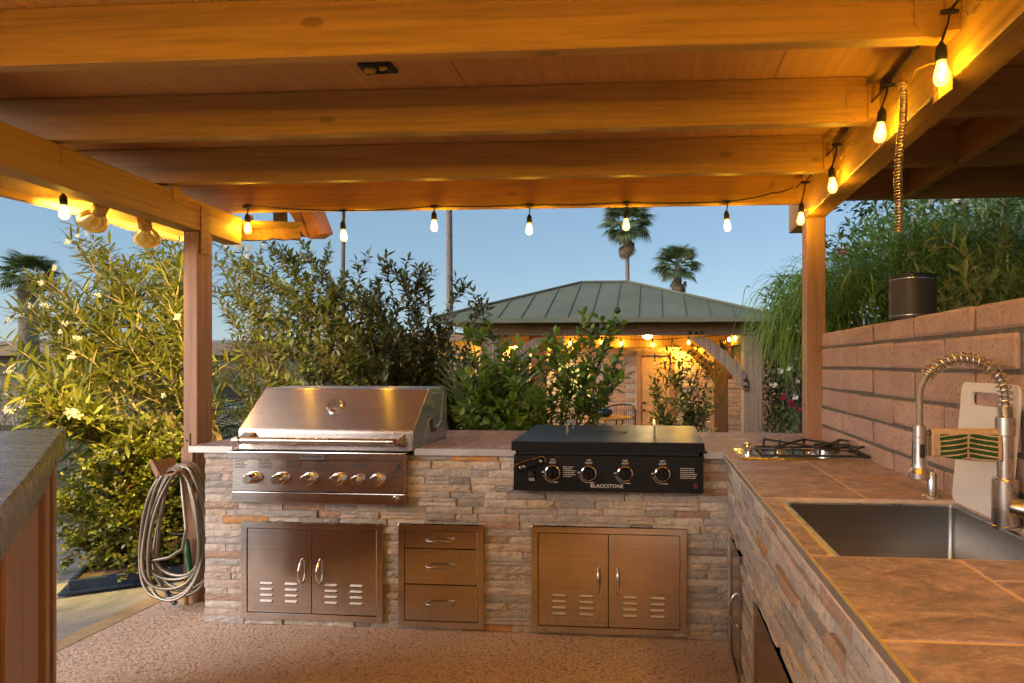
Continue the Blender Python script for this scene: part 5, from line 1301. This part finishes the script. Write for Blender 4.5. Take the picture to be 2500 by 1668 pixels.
# --- citrus
cit = [(1425,770,4.5),(1500,775,4.4),(1445,810,4.4),(1395,850,4.3),(1340,830,4.4),(1310,860,4.4),(1270,840,4.5),(1230,860,4.5),(1200,880,4.4),(1450,890,4.3),(1530,920,4.3),(1490,890,4.35),(1320,940,4.2),(1260,930,4.2),(1180,930,4.3),(1150,870,4.4),(1160,980,4.2),(1230,990,4.2),(1290,1000,4.1),(1140,800,4.5),(1180,770,4.6),(1120,1010,4.3),(1510,870,4.5),(1200,1010,4.05),(1260,1020,4.05),(1130,930,4.25)]
t_t, n6 = plant('citrus_shrub', 'bright green citrus shrub with dark limes behind the griddle', 'shrub', (-.75,4.5,-.3), tips(cit, (-.75,4.5,-.05), .1, .12), m_citr, m_dbark, .088, .045, .022, .9, 9, .22, 2, .18, .58, .013, .3, leaf_parts=250,
                fill=[(-1.12,4.6,.72,.42,.25,.36,420),(-.88,4.5,.92,.24,.18,.20,170),(-1.2,4.5,1.0,.30,.2,.24,200)])
LIME = B().lathe([(.002,-.026),(.014,-.022),(.024,-.008),(.025,.006),(.016,.021),(.004,.028)], (0,0,0), (0,0,1), 12).mesh('fruit', m_fruit, 60)
for px, py in ((1507,758),(1470,800),(1446,810),(1456,822),(1290,880)):
    o = link('fruit', LIME, t_t); o.location = P(px, py, 4.34); o.matrix_parent_inverse = Matrix.Translation(-Vector(t_t.location))
# --- fan palms
def fan_frond(nm, mat, R_=.55, k=22, ang=2.5, droop=.25, pet=.5, wdt=.030):
    b = B()
    b.tube([(0,0,0),(0,pet*.5,.03),(0,pet,0)], [.010,.007,.005], 5)
    for i in range(k):
        a = -ang/2 + ang*i/(k-1); L_ = R_*(.78+.22*math.cos(a*.9))*random.uniform(.92,1.05); d = Vector((math.sin(a), math.cos(a), 0)); s = Vector((math.cos(a), -math.sin(a), 0)); o = Vector((0,pet,0)); fz = .35*wdt*(1 if i % 2 else -1)
        p1 = o + d*L_*.5 + Vector((0,0,-droop*L_*.12)); p2 = o + d*L_ + Vector((0,0,-droop*L_))
        b.add([o, p1 - s*wdt*.5 + Vector((0,0,fz)), p1 + Vector((0,0,.25*wdt)), p1 + s*wdt*.5 + Vector((0,0,fz)), p2], [(0,2,1),(0,3,2),(1,2,4),(2,3,4)])
    return b.mesh(nm, mat)
FR_A = [fan_frond('frond', m_fan, .62, 26, 2.3, .12, .55, .030) for _ in range(3)]
fp_ = thing('fan_palm', 'grey green fan palm with stiff pleated leaves right of the grill', 'palm', P(1110, 1000, 4.85) * 1)
fp_.location = (-1.3,4.6,-.36)
def frond(t, me, base, d, roll, s):
    o = link('frond', me, t); o.location = base; d = Vector(d).normalized()
    o.rotation_euler = (d.to_track_quat('Y', 'Z').to_matrix() @ Matrix.Rotation(roll, 3, 'Y')).to_euler(); o.scale = (s,s,s)
    o.matrix_parent_inverse = Matrix.Translation(-Vector(t.location)); return o
for (dx, dy, dz, roll, s) in ((.16,-.05,1,1.2,1.0),(-.05,.05,1,.3,.95),(-.3,-.1,1,.6,.9),(.35,-.1,.9,-.5,.85),(-.55,-.1,.7,.4,.8),(-.2,.4,.9,.1,.9)):
    frond(fp_, random.choice(FR_A), (-1.3,4.6,.42), (dx,dy,dz), roll, s)
B().tube([(-1.3,4.6,-.37),(-1.3,4.6,.0),(-1.3,4.6,.45)], [.10,.09,.07], 12).make('trunk', m_dbark, fp_, smooth=60)
# --- tall palms against the sky
FR_B = [fan_frond('frond', m_palm, .95, 24, 3.4, .45, 1.0, .085) for _ in range(3)]
FR_D = [fan_frond('frond', m_dead, .8, 14, 2.0, .6, .9, .09) for _ in range(2)]
def palm(px, py_crown, y, trunk_px, label, crown_s=1.0, fr=46, lean=0, gnd=-.7, skirt=26, wpx=None):
    c = P(px, py_crown, y); r = trunk_px*y/1450/2
    t = thing('palm_tree', label, 'palm', (c.x+lean, y, gnd), 'palm trees on the skyline'); rr = random.Random(int(px))
    nseg = 60; pts = [Vector((c.x + lean*(1-i/nseg)**1.5, y, gnd + (c.z-gnd)*i/nseg)) for i in range(nseg+1)]
    B().tube(pts, [r*(1.25-.3*i/nseg)*(1+.05*(i % 2)) for i in range(nseg+1)], 12).make('trunk', m_trunk, t, smooth=60)
    for k in range(fr):
        az = k*2.4 + rr.uniform(-.2,.2); el = 1.35 - 1.9*(k/fr)**.9 + rr.uniform(-.12,.12)
        frond(t, rr.choice(FR_B), c + Vector((0,0,rr.uniform(-.15,.1)*crown_s)), (math.cos(az)*math.cos(el), math.sin(az)*math.cos(el), math.sin(el)), rr.uniform(-.4,.4), crown_s*rr.uniform(.8,1.05))
    for k in range(skirt):
        az = k*2.4; el = -1.15 + rr.uniform(-.3,.2)
        o = frond(t, rr.choice(FR_D), c + Vector((0,0,-rr.uniform(.2,1.0)*crown_s)), (math.cos(az)*math.cos(el), math.sin(az)*math.cos(el), math.sin(el)), rr.uniform(-.5,.5), crown_s*rr.uniform(.55,.85)); o.name = 'dead_frond'
    return t
palm(838, 430, 45, 10, 'slender palm trunk rising left of the second bulb, crown hidden above the rafter', 1.2, 30, -.1)
palm(1096, 330, 36, 14, 'tall palm trunk between the third and fourth bulbs, crown out of view', 1.2, 30, .1)
palm(1531, 548, 45, 10, 'tall fan palm with shaggy dead skirt behind the right string bulb', 1.28, 50, .15)
palm(1655, 652, 45, 18, 'shorter bushy palm just right of the tall one above the gazebo roof', 1.1, 44, 0, skirt=34)
palm(70, 675, 15, 38, 'stocky shaggy palm at the left edge behind the oleander', .42, 44, 0, skirt=90)
# --- right hand hedge behind the wall
hdg = []
for k in range(105):
    if k % 4:
        y = random.uniform(3.75, 5.0); x = random.uniform(1.35, 3.9); top = 2.45 + random.uniform(-.4,.25) - max(0, 1.9 - x)*.7 + .12*(x-2)
    else:
        y = random.uniform(1.5, 3.6); x = random.uniform(1.3, 2.6); top = 1.75 + random.uniform(-.15,.2)
    hdg.append((Vector((x+random.uniform(-.2,.2), y+.1, .8)), Vector((x + random.uniform(-.3,.25), y, top)), (0,0,.1)))
t_h, n7 = plant('oleander_hedge', 'leafy oleander hedge with small white flowers behind the block wall', 'hedge', (2.0,3.2,-.36), hdg, m_oler, m_obark, .115, .019, .013, .95, 13, .34, 1, .12, .15, .010, .1,
                fill=[(2.7,4.3,1.75,1.25,.5,.62,9500),(1.75,2.9,1.5,.42,.9,.25,2200)])
flowers(t_h, [Vector((random.uniform(1.5,3.4), random.uniform(3.7,3.95), random.uniform(1.7,2.5))) for _ in range(42)], s=.65)
# weeping tufts in front of the hedge
def weeping(name, label, pts, nper, L_, droop, mat, cat='shrub', wd=.006, sp=.10):
    t = thing(name, label, cat, (pts[0].x, pts[0].y, -.36)); pos = []; dr = []
    for p in pts:
        for _ in range(nper):
            pos.append((p.x+random.gauss(0,sp), p.y+random.gauss(0,sp), p.z+random.gauss(0,sp*.5))); a = random.uniform(0, 2*PI); dr.append((math.cos(a)*.7, math.sin(a)*.7 - .15, random.uniform(.5,1.2)))
    o = link('foliage', blade_mesh('foliage', mat, pos, dr, L_*rng.uniform(.7,1.2,len(pos)), wd, droop), t); o['kind'] = 'stuff'
    B().tube([Vector((pts[0].x+.45, pts[0].y+.3, -.4)), Vector((pts[0].x+.4, pts[0].y+.3, pts[0].z*.6)), pts[0]], [.03,.02,.01], 8).make('trunk', m_bark, t, smooth=60)
    return t
weeping('weeping_shrub', 'bright green weeping shrub with thread leaves hanging beside the right post', [P(1965,720,4.5),P(1985,750,4.4),P(2000,700,4.6),P(1965,780,4.5),P(1980,690,4.7),P(1950,820,4.6)], 150, .52, 3.4, m_grass, wd=.010, sp=.13)
weeping('weeping_shrub', 'bright green grassy tuft behind the wall left of the speaker', [P(2060,690,4.0),P(2110,650,4.0),P(2150,690,3.8),P(2190,580,4.1),P(2090,730,3.9),P(2130,720,3.8)], 130, .40, 2.2, m_grass, wd=.008, sp=.14)
weeping('weeping_shrub', 'green thread leaved tuft spilling behind the speaker under the roof edge', [P(2290,570,3.9),P(2240,590,3.8),P(2330,640,3.8),P(2280,670,3.75)], 80, .40, 2.2, m_grass, wd=.008, sp=.14)
# dark tree behind hedge
def tree(name, label, cx, cy, zc, rx, ry_, rz, n, mat, L_, W_, gnd=-.5, tr=.09, nl=12):
    t = thing(name, label, 'tree', (cx,cy,gnd)); b = B(); b.tube([Vector((cx,cy,gnd)), Vector((cx+.05,cy,zc*.5)), Vector((cx,cy,zc))], [tr,tr*.8,tr*.4], 9); LP = []; LD = []
    for k in range(nl):
        a = k*2.4; e = Vector((cx+math.cos(a)*rx*random.uniform(.5,.95), cy+math.sin(a)*ry_*random.uniform(.5,.95), zc+random.uniform(-.6,.95)*rz))
        b.tube([Vector((cx,cy,zc*.6+gnd*.4)), Vector((cx,cy,zc)).lerp(e,.5)+Vector((0,0,.1*rz)), e], [tr*.4,tr*.25,tr*.08], 6)
        m = n//nl; v = unit(rng.normal(0, 1, (m, 3)))*(rng.uniform(0,1,(m,1))**.5)*np.array([rx,ry_,rz])*.45; LP += list(np.array(e) + v); LD += list(unit(v) + rng.normal(0,.6,(m,3)) + np.array([0,0,-.1]))
    b.make('trunk', m_dbark, t, smooth=60)
    nn = len(LP); o = link('crown', leaf_mesh('crown', mat, LP, LD, L_*rng.uniform(.6,1.2,nn), W_*rng.uniform(.7,1.2,nn), 1, .25, .15), t); o['kind'] = 'stuff'
    return t
tree('broadleaf_tree', 'dark broadleaf tree overhanging the hedge right of the post', 2.75,5.5,2.45,1.1,.7,.7,4200, m_pine, .11,.040)
t_d = tree('flowering_tree', 'dark tree with red and white flowers between gazebo and right post', 1.85,7.6,.95,.45,.6,1.2,6500, m_pine, .10,.026)
flowers(t_d, [P(px, py, 6.9) for px, py in ((1900,745),(1925,900),(1905,905),(1945,930),(1890,940),(1940,970))], FLW, .9)
flowers(t_d, [P(px, py, 6.9) for px, py in ((1912,970),(1935,990),(1955,1000),(1885,730),(1930,985))], FLR, .9)
tree('dark_tree', 'dark leafy tree mass beyond the gazebo on the right', 2.85,10.5,1.2,.8,.8,1.3,4200, m_pine, .13,.04)
flowers(t_h, [P(px, py, 4.7) for px, py in ((2048,612),(2058,620),(2070,612))], FLR, .8)
# --- climbing shrub inside the gazebo
vn = [(1600,880,8.8),(1630,860,8.9),(1660,870,8.8),(1690,850,8.9),(1720,870,8.8),(1590,930,8.8),(1640,930,8.7),(1700,920,8.7),(1735,900,8.8),(1650,980,8.7),(1690,990,8.6),(1730,980,8.6),(1610,1010,8.6),(1720,1020,8.6),(1590,1030,8.5),(1640,840,8.9),(1745,960,8.7)]
t_v, n8 = plant('climbing_shrub', 'open climbing shrub growing in front of the tan door under the gazebo', 'shrub', (.35,8.8,-.46), tips(vn, (.45,8.8,-.42), .05, .35), m_vine, m_dbark, .12, .042, .034, .95, 12, .36, 1, .15, .25, .012, .1)
# --- dark cycad and filler behind the oleander
FR_C = [B().mesh('x') for _ in range(0)]
def pinnate(nm, mat, L_=.8, k=26, w=.16):
    b = B(); pts = [Vector((0, L_*i/10, .25*math.sin(PI*i/13) - .1*(i/10)**2)) for i in range(11)]; b.tube(pts, [.008*(1-.8*i/10) for i in range(11)], 5)
    for i in range(k):
        t = .12 + .88*i/k; q, d = pts[int(t*10)], 0; p = Vector((0, L_*t, .25*math.sin(PI*t*10/13) - .1*t*t)); ll = w*math.sin(PI*(.15+.8*t))
        for sg in (-1,1): b.add([p, p+Vector((sg*ll*.5,.05+.012,.03)), p+Vector((sg*ll*.5,.05-.012,.03)), p+Vector((sg*ll,.09,-.02))], [(0,2,3,1)])
    return b.mesh(nm, mat)
FRC = [pinnate('frond', m_pine, .75, 26, .22) for _ in range(2)]
cy_ = thing('cycad', 'dark low cycad palm behind the oleander stems', 'palm', (-4.6,5.4,-.36))
for k in range(22):
    a = k*2.4; el = 1.2-1.5*k/22; frond(cy_, random.choice(FRC), (-4.6,5.4,.25), (math.cos(a)*math.cos(el), math.sin(a)*math.cos(el), math.sin(el)), 0, 1.25)
B().tube([(-4.6,5.4,-.38),(-4.6,5.4,.28)], [.13,.11], 12).make('trunk', m_dbark, cy_)
bgf = []
for k in range(76):
    x = -9.2 + 6.0*random.random(); y = random.uniform(6.2,7.2); bgf.append((Vector((x,y,-.36)), Vector((x+random.uniform(-.3,.3), y, random.uniform(.6,1.5))), (0,0,.1)))
t_f, n9 = plant('oleander_hedge', 'shaded oleander hedge behind the lit oleander on the left', 'hedge', (-4.8,6.7,-.36), bgf, m_oler, m_obark, .14, .022, .03, .95, 7, .45, 1, .12, .25, .012, .15)
bgg = []
for k in range(36):
    x = random.uniform(-3.2,-1.2); y = random.uniform(6.4,7.0); bgg.append((Vector((x,y,-.4)), Vector((x+random.uniform(-.2,.2), y, random.uniform(.3,1.05))), (0,0,.05)))
t_g, n10 = plant('garden_hedge', 'low dark green hedge between the grill shrubs and the gazebo', 'hedge', (-2.2,6.7,-.4), bgg, m_vine, m_dbark, .10, .03, .03, .95, 8, .35, 1, .12, .2, .012, .15)
bgh = []
for k in range(30):
    x = random.uniform(1.45,3.3); y = random.uniform(6.0,6.6); bgh.append((Vector((x,y,-.4)), Vector((x+random.uniform(-.2,.2), y, random.uniform(.2,.75))), (0,0,.05)))
t_i, n11 = plant('garden_hedge', 'low dark shrubs right of the gazebo post beside the patio post', 'hedge', (2.2,6.3,-.4), bgh, m_vine, m_dbark, .09, .04, .03, .95, 8, .3, 1, .12, .2, .012, .15)
print('leaves', n1,n2,n3,n4,n5,n6,n7,n8,n9,n10,n11)
print('objects', len(bpy.data.objects), 'tris', sum(len(m.loop_triangles) or sum(len(p.vertices)-2 for p in m.polygons) for m in bpy.data.meshes))
